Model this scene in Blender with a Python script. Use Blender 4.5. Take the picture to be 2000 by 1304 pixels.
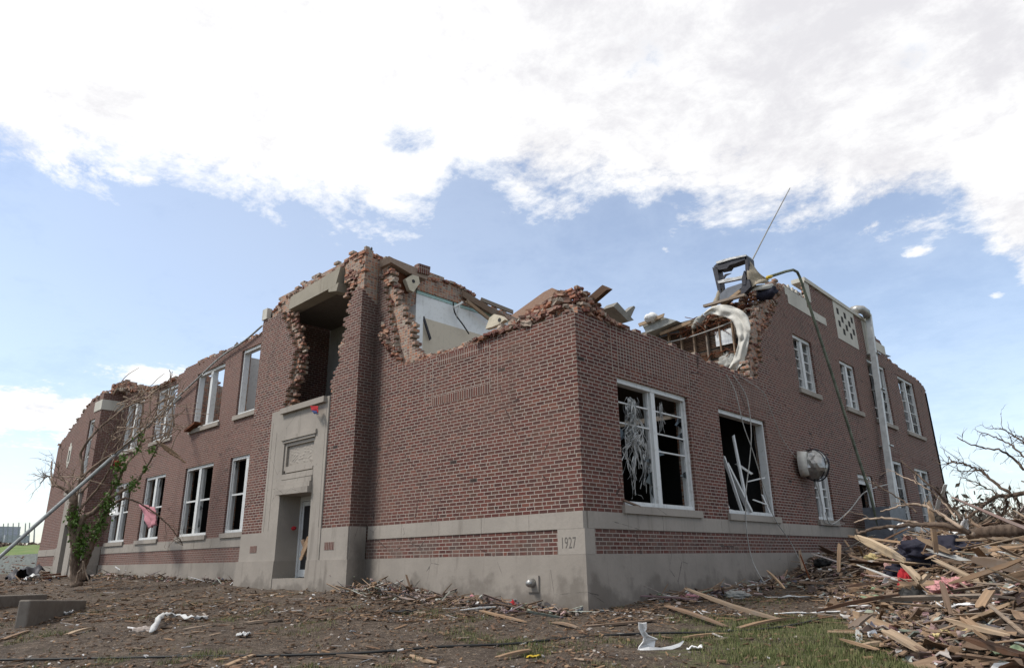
import bpy, bmesh, math, random
import numpy as np
from mathutils import Vector, Matrix, noise
for o in list(bpy.data.objects): bpy.data.objects.remove(o)
SC = bpy.context.scene; COL = SC.collection
R_ = random.Random(7)
# ------------------------------------------------------------------ camera
CAMP = (1354.3928213, 0.3160084, -0.0155952, 2.3275555, 7.6068321, -9.7848262, -0.0898842)
IW, IH = 2000., 1304.
def cam_axes():
    fo, pi, ro, ya = CAMP[:4]
    f = Vector((math.cos(pi)*math.cos(ya), math.cos(pi)*math.sin(ya), math.sin(pi)))
    r = Vector((math.sin(ya), -math.cos(ya), 0)); u = r.cross(f)
    c, s = math.cos(ro), math.sin(ro)
    return r*c+u*s, u*c-r*s, f
CR, CU, CF = cam_axes(); CO = Vector(CAMP[4:7])
cd = bpy.data.cameras.new('camera'); cam = bpy.data.objects.new('camera', cd); COL.objects.link(cam)
cd.sensor_width = 36; cd.lens = CAMP[0]/IW*36; cd.clip_end = 3000; cd.clip_start = .05
cam.matrix_world = Matrix(((CR.x,CU.x,-CF.x,CO.x),(CR.y,CU.y,-CF.y,CO.y),(CR.z,CU.z,-CF.z,CO.z),(0,0,0,1)))
SC.camera = cam
# ------------------------------------------------------------------ light
SC.view_settings.view_transform = 'Standard'; SC.view_settings.look = 'None'
SC.view_settings.exposure = 0.5; SC.view_settings.gamma = 1
SUN_EL, SUN_AZ = math.radians(52), math.radians(235)     # azimuth: direction the sun stands in, from +X towards +Y
sl = bpy.data.lights.new('sun', 'SUN'); sl.energy = 2.5; sl.angle = math.radians(12); sl.color = (1, .95, .88)
sun = bpy.data.objects.new('sun', sl); COL.objects.link(sun)
sd = Vector((math.cos(SUN_EL)*math.cos(SUN_AZ), math.cos(SUN_EL)*math.sin(SUN_AZ), math.sin(SUN_EL)))
sun.rotation_euler = sd.to_track_quat('Z', 'Y').to_euler(); sun.location = (-20, -30, 40)

# ------------------------------------------------------------------ node helpers
class V:
    def __init__(s, nt, sock): s.nt, s.k = nt, sock
    def _m(s, op, *a, clamp=False):
        n = s.nt.nodes.new('ShaderNodeMath'); n.operation = op; n.use_clamp = clamp
        for i, x in enumerate((s,)+a):
            if isinstance(x, V): s.nt.links.new(x.k, n.inputs[i])
            else: n.inputs[i].default_value = x
        return V(s.nt, n.outputs[0])
    def __add__(s, o): return s._m('ADD', o)
    __radd__ = __add__
    def __mul__(s, o): return s._m('MULTIPLY', o)
    __rmul__ = __mul__
    def __sub__(s, o): return s._m('SUBTRACT', o)
    def __rsub__(s, o): return (s*-1.)+o
    def __truediv__(s, o): return s._m('DIVIDE', o)
    def fl(s): return s._m('FLOOR')
    def mod(s, o): return s._m('FLOORED_MODULO', o)
    def mn(s, o): return s._m('MINIMUM', o)
    def mx(s, o): return s._m('MAXIMUM', o)
    def gt(s, o): return s._m('GREATER_THAN', o)
    def lt(s, o): return s._m('LESS_THAN', o)
    def ab(s): return s._m('ABSOLUTE')
    def pw(s, o): return s._m('POWER', o)
    def cl(s): return s._m('ADD', 0., clamp=True)
    def ss(s, a, b):
        n = s.nt.nodes.new('ShaderNodeMapRange'); n.interpolation_type = 'SMOOTHSTEP'
        s.nt.links.new(s.k, n.inputs[0]); n.inputs[1].default_value = a; n.inputs[2].default_value = b
        n.inputs[3].default_value = 0; n.inputs[4].default_value = 1
        return V(s.nt, n.outputs[0])
class G:
    def __init__(s, nt): s.nt = nt
    def node(s, t, **kw):
        n = s.nt.nodes.new('ShaderNode'+t)
        for k, v in kw.items(): setattr(n, k, v)
        return n
    def put(s, inp, v):
        if isinstance(v, V): s.nt.links.new(v.k, inp)
        elif isinstance(v, (tuple, list)) and len(v) == 3 and inp.type == 'RGBA': inp.default_value = (*v, 1)
        else: inp.default_value = v
    def pos(s):
        n = s.node('NewGeometry'); return V(s.nt, n.outputs['Position'])
    def obj(s):
        n = s.node('TexCoord'); return V(s.nt, n.outputs['Object'])
    def island(s): return V(s.nt, s.node('NewGeometry').outputs['Random Per Island'])
    def orand(s): return V(s.nt, s.node('ObjectInfo').outputs['Random'])
    def sep(s, v):
        n = s.node('SeparateXYZ'); s.nt.links.new(v.k, n.inputs[0]); return [V(s.nt, o) for o in n.outputs]
    def comb(s, x, y, z=0.):
        n = s.node('CombineXYZ')
        for i, v in enumerate((x, y, z)): s.put(n.inputs[i], v)
        return V(s.nt, n.outputs[0])
    def noise(s, vec, scale, detail=4, rough=.55, dist=0., col=False):
        n = s.node('TexNoise'); s.put(n.inputs['Vector'], vec)
        n.inputs['Scale'].default_value = scale; n.inputs['Detail'].default_value = detail
        n.inputs['Roughness'].default_value = rough; n.inputs['Distortion'].default_value = dist
        return V(s.nt, n.outputs[1 if col else 0])
    def vor(s, vec, scale, feat='F1', out='Distance'):
        n = s.node('TexVoronoi', feature=feat); s.put(n.inputs['Vector'], vec); n.inputs['Scale'].default_value = scale
        return V(s.nt, n.outputs[out])
    def wn(s, vec, out='Value'):
        n = s.node('TexWhiteNoise', noise_dimensions='3D'); s.put(n.inputs['Vector'], vec); return V(s.nt, n.outputs[out])
    def ramp(s, f, pts, interp='LINEAR'):
        n = s.node('ValToRGB'); s.put(n.inputs[0], f); cr = n.color_ramp; cr.interpolation = interp
        while len(cr.elements) < len(pts): cr.elements.new(.5)
        for e, (p, c) in zip(cr.elements, pts):
            e.position = p; e.color = (*c, 1) if isinstance(c, tuple) else (c, c, c, 1)
        return V(s.nt, n.outputs[0])
    def mix(s, f, a, b, blend='MIX'):
        n = s.node('Mix', data_type='RGBA', blend_type=blend)
        s.put(n.inputs[0], f); s.put(n.inputs[6], a); s.put(n.inputs[7], b)
        return V(s.nt, n.outputs[2])
    def scale(s, v, sx, sy, sz):
        n = s.node('VectorMath', operation='MULTIPLY'); s.put(n.inputs[0], v); n.inputs[1].default_value = (sx, sy, sz)
        return V(s.nt, n.outputs[0])
    def bump(s, h, strength, dist):
        n = s.node('Bump'); s.put(n.inputs['Height'], h); n.inputs['Strength'].default_value = strength; n.inputs['Distance'].default_value = dist
        return V(s.nt, n.outputs[0])
def mat(name, fn):
    m = bpy.data.materials.new(name); m.use_nodes = True; nt = m.node_tree; nt.nodes.clear()
    out = nt.nodes.new('ShaderNodeOutputMaterial'); b = nt.nodes.new('ShaderNodeBsdfPrincipled')
    nt.links.new(b.outputs[0], out.inputs[0]); g = G(nt)
    b.inputs['Roughness'].default_value = .85; b.inputs['Specular IOR Level'].default_value = .3
    r = fn(g)
    g.put(b.inputs['Base Color'], r[0])
    for k, v in (r[1] if len(r) > 1 else {}).items(): g.put(b.inputs[k], v)
    return m

# ------------------------------------------------------------------ sky: Nishita sky seen between procedural clouds
def px_dir(px, py): return (CF*CAMP[0]+CR*(px-IW/2)-CU*(py-IH/2)).normalized()
def azel(px, py):
    d = px_dir(px, py); a = math.atan2(d.y, d.x)-CAMP[3]
    return a, math.asin(d.z)
w = bpy.data.worlds.new('World'); SC.world = w; w.use_nodes = True; nt = w.node_tree; nt.nodes.clear(); g = G(nt)
sky = g.node('TexSky', sky_type='NISHITA'); sky.sun_disc = False; sky.sun_elevation = SUN_EL
sky.sun_rotation = math.pi/2-SUN_AZ; sky.air_density = 1.0; sky.dust_density = 1.2; sky.altitude = 200
d = V(nt, g.node('TexCoord').outputs['Generated'])
dx, dy, dz = g.sep(d)
fx, fy = math.cos(CAMP[3]), math.sin(CAMP[3])
fwd = dx*fx+dy*fy; lef = dy*fx-dx*fy
az = lef._m('ARCTAN2', fwd); el = dz._m('ARCSINE')
inv = V(nt, g.node('Value').outputs[0]); inv.k.default_value = 1.
q = inv/(dz.mx(0.)+.16)
pl = g.comb(dx*q, dy*q, 0.)
n1 = g.noise(pl, 1.5, 12, .62, .15); n2 = g.noise(pl, 4.6, 11, .70, .15); n3 = g.noise(pl, .55, 4, .5)
# height above the horizon (radians) where the cloud deck's lower edge lies, by azimuth
edge = [(-250,150),(0,245),(180,300),(330,345),(480,395),(640,430),(800,432),(850,400),(880,330),(1000,400),(1100,432),(1250,400),(1480,410),(1700,425),(1880,420),(1940,490),(2010,560),(2300,640)]
ae = sorted((azel(x, y) for x, y in edge)); A0, A1 = -1.3, 1.3
pts = [((a-A0)/(A1-A0), e) for a, e in ae]
eb = g.ramp((az-A0)/(A1-A0), pts)
t = (el-eb)*5.6 + (n1-.5)*1.6 + (n2-.5)*1.45
deck = t.ss(-.22, .28)
def blob(px, py, wx, wy, rot=0., amp=1.):
    a, e = azel(px, py); c, s_ = math.cos(rot), math.sin(rot)
    u = ((az-a)*c+(el-e)*s_)/wx; v = ((el-e)*c-(az-a)*s_)/wy
    return (u*u+v*v)._m('MULTIPLY', -1.)._m('EXPONENT')*amp
bl = blob(90,790,.22,.028)+blob(150,850,.17,.035)+blob(300,735,.10,.018)+blob(50,945,.07,.014)*.8+blob(60,1010,.2,.02)*.9
bl = bl+blob(1960,940,.05,.022)*.9+blob(1700,437,.03,.010)+blob(1795,490,.024,.007)*.9+blob(1865,550,.017,.008)*.8+blob(1795,650,.016,.008)*.8+blob(1600,590,.3,.08)*.04+blob(1835,630,.014,.007)*.9+blob(1300,485,.012,.016)*.7+blob(1720,520,.01,.006)*.8+blob(1940,575,.02,.008)*.7+blob(100,312,.12,.022)*.8+blob(330,340,.12,.025)*.6+blob(640,400,.08,.02)*.6+blob(400,652,.06,.004)*.9+blob(60,570,.06,.008)*.5
low = ((bl.mn(1.7)*.62+(n1-.5)*1.5+(n2-.5)*2.8-.22).ss(.08, .7))*bl.ss(.05,.5)
hole = blob(1240,110,.05,.05)*.5+blob(1380,210,.28,.20)*.42+blob(1410,270,.05,.06)*.25+blob(800,270,.07,.035)*.8+blob(960,160,.04,.02)*.5+blob(1420,230,.07,.07)*.2+blob(1530,60,.05,.03)*.45+blob(1760,125,.05,.02)*.6
hole = (hole*.6+(n2-.5)*3.0+(n1-.5)*2.2-.30).ss(.10, .9)*hole.ss(.08,.7)*.85
cov = (deck*(1.-hole)).mx(low)
cov = cov.mx((n3*.20+.13)+el.ss(.30,.0)*.14)
shade = (n3*.55+n2*.45)
ccol = g.mix(shade.ss(.40,.55), (.58,.575,.60), (.79,.79,.79))
bg1 = g.node('Background'); bg2 = g.node('Background'); mx = g.node('MixShader')
horiz = g.mix(el.ss(.0,.75), (1.0,1.0,1.0), (.98,1.0,1.0))
skc = g.mix(1., V(nt, sky.outputs[0]), horiz, 'MULTIPLY')
g.put(bg1.inputs[0], skc); bg1.inputs[1].default_value = .15
g.put(bg2.inputs[0], ccol); bg2.inputs[1].default_value = 1.0
g.put(mx.inputs[0], cov); nt.links.new(bg1.outputs[0], mx.inputs[1]); nt.links.new(bg2.outputs[0], mx.inputs[2])
wo = g.node('OutputWorld'); nt.links.new(mx.outputs[0], wo.inputs[0])

# ------------------------------------------------------------------ placing helpers
def at(px, py, ax, val):                 # the point of a real plane (x, y or z = val) seen at that pixel of the photograph
    d = CF*CAMP[0]+CR*(px-IW/2)-CU*(py-IH/2)
    return CO+d*((val-CO[ax])/d[ax])
def atd(px, py, dist):                   # at that distance along the view axis
    return CO+(CF+CR*((px-IW/2)/CAMP[0])-CU*((py-IH/2)/CAMP[0]))*dist
GC = np.array([(0,0,-.92),(-4.7,0,-.70),(-6.4,-.5,-.66),(-11.6,-.5,-.62),(-19,.5,-.5),(-26,.5,-.42),(-32,-.5,-.2),(0,2.4,-.8),(0,5.6,-.72),(0,10,-.55),(0,25,-.4),(7.6,-9.8,-1.5),(-2,-9,-1.4),(-15,-10,-1.25),(-9,-4,-.98),(-30,-12,-1.1),(4,-4,-1.2),(6,4,-1.0),(12,0,-1.2),(15,12,-.8),(-80,-20,-.8),(-80,40,-.2),(60,60,-.5),(60,-50,-1.5),(-20,-60,-1.6),(-10,15,-.5)], float)
def _rbf():
    n = len(GC); A = np.zeros((n+1, n+1)); A[:n,:n] = np.linalg.norm(GC[:,None,:2]-GC[None,:,:2], axis=-1); A[:n,n] = A[n,:n] = 1
    return np.linalg.solve(A, np.append(GC[:,2], 0))
GW = _rbf()
def gz(x, y): return float(np.hypot(GC[:,0]-x, GC[:,1]-y)@GW[:-1]+GW[-1])
def onground(px, py, dz=0.):
    d = CF*CAMP[0]+CR*(px-IW/2)-CU*(py-IH/2); d.normalize(); t = 2.
    while t < 150:
        q = CO+d*t
        if q.z < gz(q.x, q.y)+dz: break
        t += .03
    return q
class MB:
    def __init__(s): s.v, s.f, s.m = [], [], []
    def add(s, vs, fs, m=0):
        k = len(s.v); s.v += [tuple(v) for v in vs]; s.f += [tuple(i+k for i in f) for f in fs]; s.m += [m]*len(fs); return s
    def box(s, x0, x1, y0, y1, z0, z1, m=0):
        return s.add([(x0,y0,z0),(x1,y0,z0),(x1,y1,z0),(x0,y1,z0),(x0,y0,z1),(x1,y0,z1),(x1,y1,z1),(x0,y1,z1)],
            [(0,3,2,1),(4,5,6,7),(0,1,5,4),(1,2,6,5),(2,3,7,6),(3,0,4,7)], m)
    def hexa(s, P, m=0): return s.add(P, [(0,3,2,1),(4,5,6,7),(0,1,5,4),(1,2,6,5),(2,3,7,6),(3,0,4,7)], m)
    def beam(s, a, b, w_, h_, up=Vector((0,0,1)), m=0, taper=1., jag=0.):
        a, b = Vector(a), Vector(b); t = (b-a).normalized(); x = t.cross(up)
        if x.length < 1e-3: x = t.cross(Vector((1,0,0)))
        x.normalize(); y = x.cross(t); P = []
        for c, k in ((a,1.),(b,taper)):
            for sx, sy in ((-1,-1),(1,-1),(1,1),(-1,1)):
                j = t*(R_.uniform(-jag, jag) if jag else 0)
                P.append(c+x*(sx*w_/2*k)+y*(sy*h_/2*k)+j)
        return s.hexa(P, m)
    def tube(s, pts, rad, n=8, m=0, cap=True):
        pts = [Vector(p) for p in pts]; k = len(pts); vs = []
        if not hasattr(rad, '__len__'): rad = [rad]*k
        up = Vector((.13,.21,1)).normalized()
        for i, p in enumerate(pts):
            t = (pts[min(i+1,k-1)]-pts[max(i-1,0)]).normalized()
            x = t.cross(up)
            if x.length < .05: x = t.cross(Vector((1,0,0)))
            x.normalize(); y = x.cross(t)
            for j in range(n):
                a = 2*math.pi*j/n; vs.append(p+(x*math.cos(a)+y*math.sin(a))*rad[i])
        fs = [(i*n+j, i*n+(j+1)%n, (i+1)*n+(j+1)%n, (i+1)*n+j) for i in range(k-1) for j in range(n)]
        if cap: fs += [tuple(range(n))[::-1], tuple((k-1)*n+j for j in range(n))]
        return s.add(vs, fs, m)
    def grid(s, P, m=0):
        nr, nc = len(P), len(P[0])
        return s.add([p for r in P for p in r], [(i*nc+j, i*nc+j+1, (i+1)*nc+j+1, (i+1)*nc+j) for i in range(nr-1) for j in range(nc-1)], m)
    def build(s, name, mats, parent=None, smooth=False, solid=0.):
        me = bpy.data.meshes.new(name)
        off = parent_world(parent)
        me.from_pydata([(v[0]-off.x, v[1]-off.y, v[2]-off.z) for v in s.v], [], s.f)
        for m_ in (mats if isinstance(mats, (list, tuple)) else [mats]): me.materials.append(m_)
        if len(me.materials) > 1: me.polygons.foreach_set('material_index', s.m)
        if smooth: me.polygons.foreach_set('use_smooth', [True]*len(me.polygons))
        me.update(); o = bpy.data.objects.new(name, me); COL.objects.link(o)
        if parent: o.parent = parent
        if solid:
            md = o.modifiers.new('thickness', 'SOLIDIFY'); md.thickness = solid; md.offset = 0
        return o
def parent_world(p):
    off = Vector((0,0,0))
    while p: off += p.location; p = p.parent
    return off
def tag(o, label=None, cat=None, group=None, kind=None):
    if label: o['label'] = label
    if cat: o['category'] = cat
    if group: o['group'] = group
    if kind: o['kind'] = kind
    return o
def empty(name, loc, label, cat, group=None):
    o = bpy.data.objects.new(name, None); o.location = loc; o.empty_display_size = .2; COL.objects.link(o)
    return tag(o, label, cat, group)
def thing(mb, name, mats, label, cat, group=None, loc=None, smooth=False, solid=0.):
    """one mesh object whose origin is put at its base"""
    xs = np.array(mb.v); c = Vector(((xs[:,0].min()+xs[:,0].max())/2, (xs[:,1].min()+xs[:,1].max())/2, xs[:,2].min()))
    mb.v = [(v[0]-c.x, v[1]-c.y, v[2]-c.z) for v in mb.v]
    o = mb.build(name, mats, None, smooth, solid); o.location = c
    return tag(o, label, cat, group)
def sag(pts, n=8, jit=0., seed=0):
    rr = random.Random(seed); out = []
    P = [Vector(p) for p in pts]; P = [P[0]]+P+[P[-1]]
    for i in range(1, len(P)-2):
        for s in range(n):
            t = s/n; a, b, c, d = P[i-1:i+3]
            out.append(.5*((2*b)+(c-a)*t+(2*a-5*b+4*c-d)*t*t+(3*b-a-3*c+d)*t**3)+Vector((rr.uniform(-jit,jit), rr.uniform(-jit,jit), rr.uniform(-jit,jit))))
    out.append(P[-1]); return out

# ------------------------------------------------------------------ materials
BC, BL = .0715, .205                     # brick course height and stretcher pitch
def brick_fn(tone=0, header=False, soldier=False, mort=(.325,.285,.25)):
    def fn(g):
        p = g.pos(); x, y, z = g.sep(p); nz = V(g.nt, g.node('NewGeometry').outputs['True Normal'])
        u = x+y; wob = (g.noise(p, 9, 2)-.5)*.006
        if soldier: row = ((z)/.2).fl(); a = u+wob; lu = a.mod(BC); W = BC; bid = (a/BC).fl(); lz = z.mod(.2); HH = .2
        elif header: row = (z/BC).fl(); W = BL/2; a = u+wob+(row.mod(2.))*.0; lu = a.mod(W); bid = (a/W).fl(); lz = z.mod(BC); HH = BC
        else:
            row = (z/BC).fl(); lz = z.mod(BC); HH = BC
            a = u+wob+row.mod(2.)*(BL/2); lu0 = a.mod(BL); b0 = (a/BL).fl()
            hd = row.mod(6.).lt(.5); P = BL*1.5; a2 = u+wob+row*.07; l2 = a2.mod(P); b2 = (a2/P).fl()
            ishd = l2.gt(BL); lh = l2-ishd*BL; wh = BL-ishd*(BL/2)
            lu = lu0*(1.-hd)+lh*hd; W = wh*hd+BL*(1.-hd); bid = b0*(1.-hd)+(b2*2.+ishd+.5)*hd
        du = lu.mn((W-lu) if isinstance(W, V) else (lu*-1.+W)); dz_ = (lz+wob*.6).mn(lz*-1.+HH-wob*.6)
        dd = du.mn(dz_)+(g.noise(p, 55, 2)-.5)*.0022
        br = dd.ss(.0055, .0092)
        idv = g.comb(bid, row, 3.7)
        r1 = g.wn(idv); r2 = g.wn(g.comb(row, bid, 9.1))
        cols = [(0,(.052,.017,.015)),(.35,(.086,.026,.021)),(.62,(.112,.034,.026)),(.82,(.072,.034,.025)),(1,(.145,.050,.035))]
        c = g.ramp(r1, cols)
        c = g.mix(r2.gt(.94)*.6, c, (.036,.018,.017)); gone = r2.gt(.9982)*(1. if not (soldier or header) else 0.)
        c = g.mix(g.noise(p, 40, 4).ss(.40,.75)*.30, c, (.13,.062,.045))
        mc = g.mix(g.noise(p, 3, 5), tuple(v*.78 for v in mort), tuple(v*1.15 for v in mort))
        col = g.mix(br, mc, c); col = g.mix(gone*.85, col, (.022,.017,.015))
        big = g.noise(p, .45, 5, .6)
        col = g.mix(big.ss(.40,.70)*.40, col, (.165,.10,.08))          # dusty bloom
        st = g.noise(g.scale(p, 1.6, 1.6, .16), 1.0, 5, .65)
        col = g.mix(st.ss(.55,.8)*.34, col, (.040,.027,.023))
        sm = g.noise(g.scale(p, 2.2, 2.2, .9), 1., 6, .62)*g.noise(p, 16, 4, .7); col = g.mix(sm.ss(.36,.46)*.55, col, (.42,.37,.32))          # old mortar smears
        ck = g.vor(g.scale(p, .55, .55, .55), 1., 'DISTANCE_TO_EDGE')+(g.noise(p, 5, 5, .7)-.5)*.05; col = g.mix(ck.ab().lt(.0035)*g.noise(p, .5, 2).gt(.52)*(1.-br*.3), col, (.03,.022,.02))            # rain-washed soot streaks
        low = z.ss(.75, .0)*g.noise(p, 2.2, 4).ss(.4,.6)
        col = g.mix(low*.35, col, (.13,.115,.10))
        if tone: col = g.mix(.35*tone, col, (.17,.10,.085))
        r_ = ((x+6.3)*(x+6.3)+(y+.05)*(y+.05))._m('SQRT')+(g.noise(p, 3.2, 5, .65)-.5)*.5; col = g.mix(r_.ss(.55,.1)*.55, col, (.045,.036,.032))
        h = br*.7+g.noise(p, 70, 3)*.3+r2*.25-gone*1.5
        return col, {'Roughness': .9, 'Normal': g.bump(h, .75, .006)}
    return fn
M = {}
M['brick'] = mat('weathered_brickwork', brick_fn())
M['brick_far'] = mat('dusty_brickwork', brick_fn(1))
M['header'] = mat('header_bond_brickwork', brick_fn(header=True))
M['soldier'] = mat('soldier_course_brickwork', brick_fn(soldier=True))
def common_fn(g):                        # the soft orange backing brick, bedded in buff mortar, seen where walls are torn
    p = g.pos(); x, y, z = g.sep(p); row = (z/BC).fl(); a = x+y+row.mod(2.)*.1; bid = (a/.1025).fl()
    dd = a.mod(.1025).mn(a.mod(.1025)*-1.+.1025).mn(z.mod(BC).mn(z.mod(BC)*-1.+BC))+(g.noise(p, 40, 3)-.5)*.01
    r = g.wn(g.comb(bid, row, 1.)); c = g.ramp(r, [(0,(.30,.125,.075)),(.3,(.37,.17,.10)),(.5,(.24,.12,.085)),(.65,(.13,.05,.04)),(.82,(.30,.25,.205)),(1,(.10,.036,.03))])
    c = g.mix(dd.ss(.004,.011), (.36,.31,.26), c)
    c = g.mix(g.noise(p, 9, 6, .7).ss(.45,.62)*.65, c, (.33,.285,.24))
    c = g.mix(g.noise(p, 2.6, 3).ss(.58,.7)*.35, c, (.07,.05,.042))
    return c, {'Roughness': .95, 'Normal': g.bump(g.noise(p, 30, 5)*.5+dd.ss(.004,.011)*.6, .9, .02)}
M['common'] = mat('torn_common_brick', common_fn)
def loose_fn(cols):
    def fn(g):
        p = g.obj(); r = g.orand(); r2 = g.island()
        c = g.ramp((r+r2).mod(1.), cols); c = g.mix(g.noise(p, 24, 5, .7).ss(.48,.68)*.6, c, (.33,.285,.24))
        return c, {'Roughness': .95, 'Normal': g.bump(g.noise(p, 60, 4), .2, .004)}
    return fn
M['loose'] = mat('loose_brick', loose_fn([(0,(.34,.15,.09)),(.22,(.24,.10,.065)),(.4,(.22,.13,.10)),(.52,(.10,.034,.028)),(.68,(.13,.045,.034)),(.8,(.27,.23,.19)),(1,(.36,.165,.10))]))
M['loose_far'] = mat('dusty_loose_brick', loose_fn([(0,(.25,.13,.09)),(.4,(.16,.08,.06)),(.65,(.27,.21,.17)),(1,(.34,.28,.24))]))
M['mortar'] = mat('mortar_rubble', loose_fn([(0,(.32,.27,.22)),(.4,(.24,.19,.155)),(.7,(.28,.15,.10)),(1,(.36,.32,.27))]))
def concrete_fn(base, dark, stain=.6):
    def fn(g):
        p = g.pos(); x, y, z = g.sep(p)
        c = g.mix(g.noise(p, .9, 6, .6).ss(.35,.65), base, tuple(v*.86 for v in base))
        c = g.mix(g.noise(p, 14, 5, .7).ss(.4,.7)*.35, c, tuple(v*.8 for v in base))
        st = g.noise(g.scale(p, 3, 3, .35), 1.0, 6, .7)
        c = g.mix(st.ss(.54,.72)*stain, c, dark)
        c = g.mix((g.noise(p, 1.7, 4, .6)+(z*-1.-.35)*.55).ss(.52,.70)*stain*.75, c, tuple(v*.75 for v in dark))  # damp patches rising from the ground
        cr = g.vor(p, 1.1, 'DISTANCE_TO_EDGE'); cr = cr+(g.noise(p, 6, 4)-.5)*.03
        c = g.mix(cr.ab().lt(.0025)*g.noise(p, .6, 2).gt(.55)*.7, c, (.05,.045,.04))
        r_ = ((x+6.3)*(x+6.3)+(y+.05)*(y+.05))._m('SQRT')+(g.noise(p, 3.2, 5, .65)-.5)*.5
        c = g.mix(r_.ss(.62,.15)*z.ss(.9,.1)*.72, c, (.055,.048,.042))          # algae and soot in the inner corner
        c = g.mix(z.ss(-.55,-.95)*g.noise(p, 4, 5, .7).ss(.42,.6)*.5, c, (.11,.088,.07))   # mud splash
        return c, {'Roughness': .92, 'Normal': g.bump(g.noise(p, 22, 6, .7), .35, .01)}
    return fn
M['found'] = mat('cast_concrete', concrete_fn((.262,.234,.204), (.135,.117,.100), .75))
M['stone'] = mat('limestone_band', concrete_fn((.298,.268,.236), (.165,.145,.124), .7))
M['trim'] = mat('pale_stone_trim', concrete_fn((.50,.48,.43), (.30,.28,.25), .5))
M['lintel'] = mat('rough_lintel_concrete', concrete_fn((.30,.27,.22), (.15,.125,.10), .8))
def paint_fn(base, wear, rough=.6):
    def fn(g):
        p = g.pos()
        c = g.mix(g.noise(p, 8, 6, .7).ss(.5,.72)*.6, base, wear)
        c = g.mix(g.noise(g.scale(p, 6, 6, .8), 1.2, 4).ss(.55,.75)*.35, c, tuple(v*.5 for v in base))
        return c, {'Roughness': rough, 'Normal': g.bump(g.noise(p, 30, 3), .25, .004)}
    return fn
M['white'] = mat('chipped_white_paint', paint_fn((.56,.57,.57), (.30,.29,.27)))
M['plaster'] = mat('white_plaster', paint_fn((.72,.74,.75), (.52,.52,.51), .9))
M['plaster_buff'] = mat('buff_plaster', paint_fn((.54,.48,.39), (.42,.37,.30), .9))
M['plaster_grey'] = mat('grey_plaster', paint_fn((.46,.455,.44), (.30,.29,.27), .95))
M['aqua'] = mat('aqua_paint', paint_fn((.36,.52,.50), (.35,.36,.33), .8))
M['black'] = mat('dark_interior', paint_fn((.025,.024,.024), (.04,.036,.032), .95))  # near-black colour standing in for the darkness of rooms and openings
M['deck'] = mat('roof_deck', paint_fn((.16,.14,.12), (.09,.075,.06), .95))
def flat_fn(c, rough=.6, metal=0., bumpy=.0, var=.25, sc=6):
    def fn(g):
        p = g.obj(); cc = g.mix(g.noise(p, sc, 5, .65).ss(.35,.7)*var*2, c, tuple(v*.45 for v in c))
        d_ = {'Roughness': rough, 'Metallic': metal}
        if bumpy: d_['Normal'] = g.bump(g.noise(p, sc*2, 4), bumpy, .02)
        return cc, d_
    return fn
def fl(name, *a, **k): M[name] = mat(name, flat_fn(*a, **k))
fl('zinc', (.40,.395,.38), .42, .7, .5, .35, 7); fl('vent_white', (.55,.56,.55), .55, .1, .15, .2, 4); fl('green_pipe', (.15,.17,.125), .7, 0, .2, .5, 5)
fl('yellow', (.55,.38,.03), .6); fl('pole_grey', (.22,.24,.245), .55, .4, .1); fl('dark_metal', (.040,.040,.048), .55, .4, .4)
fl('membrane', (.52,.505,.465), .95, 0, .5, .18); fl('membrane_grey', (.30,.30,.28), .7, 0, .4); fl('tan_felt', (.30,.26,.20), .9, 0, .4)
fl('cable_black', (.018,.018,.018), .6); fl('cable_grey', (.34,.33,.31), .6); fl('rust', (.13,.045,.02), .9, .2, .5)
fl('cloth_pink', (.42,.19,.22), .95, 0, .5, .2); fl('cloth_red', (.34,.018,.025), .9, 0, .4, .15); fl('cloth_blue', (.04,.06,.16), .9, 0, .4)
fl('cloth_navy', (.014,.014,.028), .75, 0, .6); fl('plastic_white', (.66,.66,.66), .6, 0, .3, .08); fl('blind', (.50,.505,.50), .8, 0, .3, .22)
fl('insul_pink', (.52,.26,.26), 1., 0, .9, .2, 14); fl('insul_yellow', (.50,.40,.20), 1., 0, .9, .25, 14); fl('insul_green', (.25,.32,.20), 1., 0, .9, .25, 14)
fl('tyre_black', (.015,.015,.017), .7); fl('grey_box', (.13,.14,.16), .5, .3); fl('slab_grey', (.20,.19,.17), .9, 0, .5); fl('cream', (.52,.47,.37), .85, 0, .4, .2)
fl('leaf', (.075,.14,.02), .6, 0, 0, .35, 3); fl('far_grey', (.36,.38,.42), .9); fl('far_brush', (.20,.15,.12), 1.)
fl('black_slate', (.03,.032,.038), .6, 0, .3); fl('pale_wall', (.40,.40,.39), .9)
def wood_fn(cols, wear=(.17,.15,.13)):
    def fn(g):
        p = g.obj(); r = g.orand(); i = g.island()
        c = g.ramp((r+i).mod(1.), cols)
        gr = g.noise(g.scale(p, 1.2, 26, 26), 1., 4, .6)
        c = g.mix(gr.ss(.4,.62)*.45, c, tuple(v*.4 for v in cols[0][1]))
        c = g.mix(g.noise(p, 3.5, 4, .6).ss(.5,.7)*.5, c, wear)
        return c, {'Roughness': .85, 'Normal': g.bump(gr, .5, .006)}
    return fn
M['wood'] = mat('splintered_lumber', wood_fn([(0,(.31,.205,.125)),(.22,(.23,.15,.095)),(.42,(.14,.095,.07)),(.58,(.38,.27,.18)),(.75,(.23,.195,.165)),(.88,(.12,.085,.065)),(1,(.44,.34,.23))]))
M['wood_dark'] = mat('old_dark_lumber', wood_fn([(0,(.10,.05,.028)),(.4,(.065,.036,.024)),(.7,(.13,.075,.045)),(1,(.05,.03,.022))], (.10,.085,.07)))
M['wood_pale'] = mat('pale_split_lumber', wood_fn([(0,(.34,.24,.155)),(.5,(.28,.185,.115)),(1,(.37,.285,.20))], (.22,.18,.145)))
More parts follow.
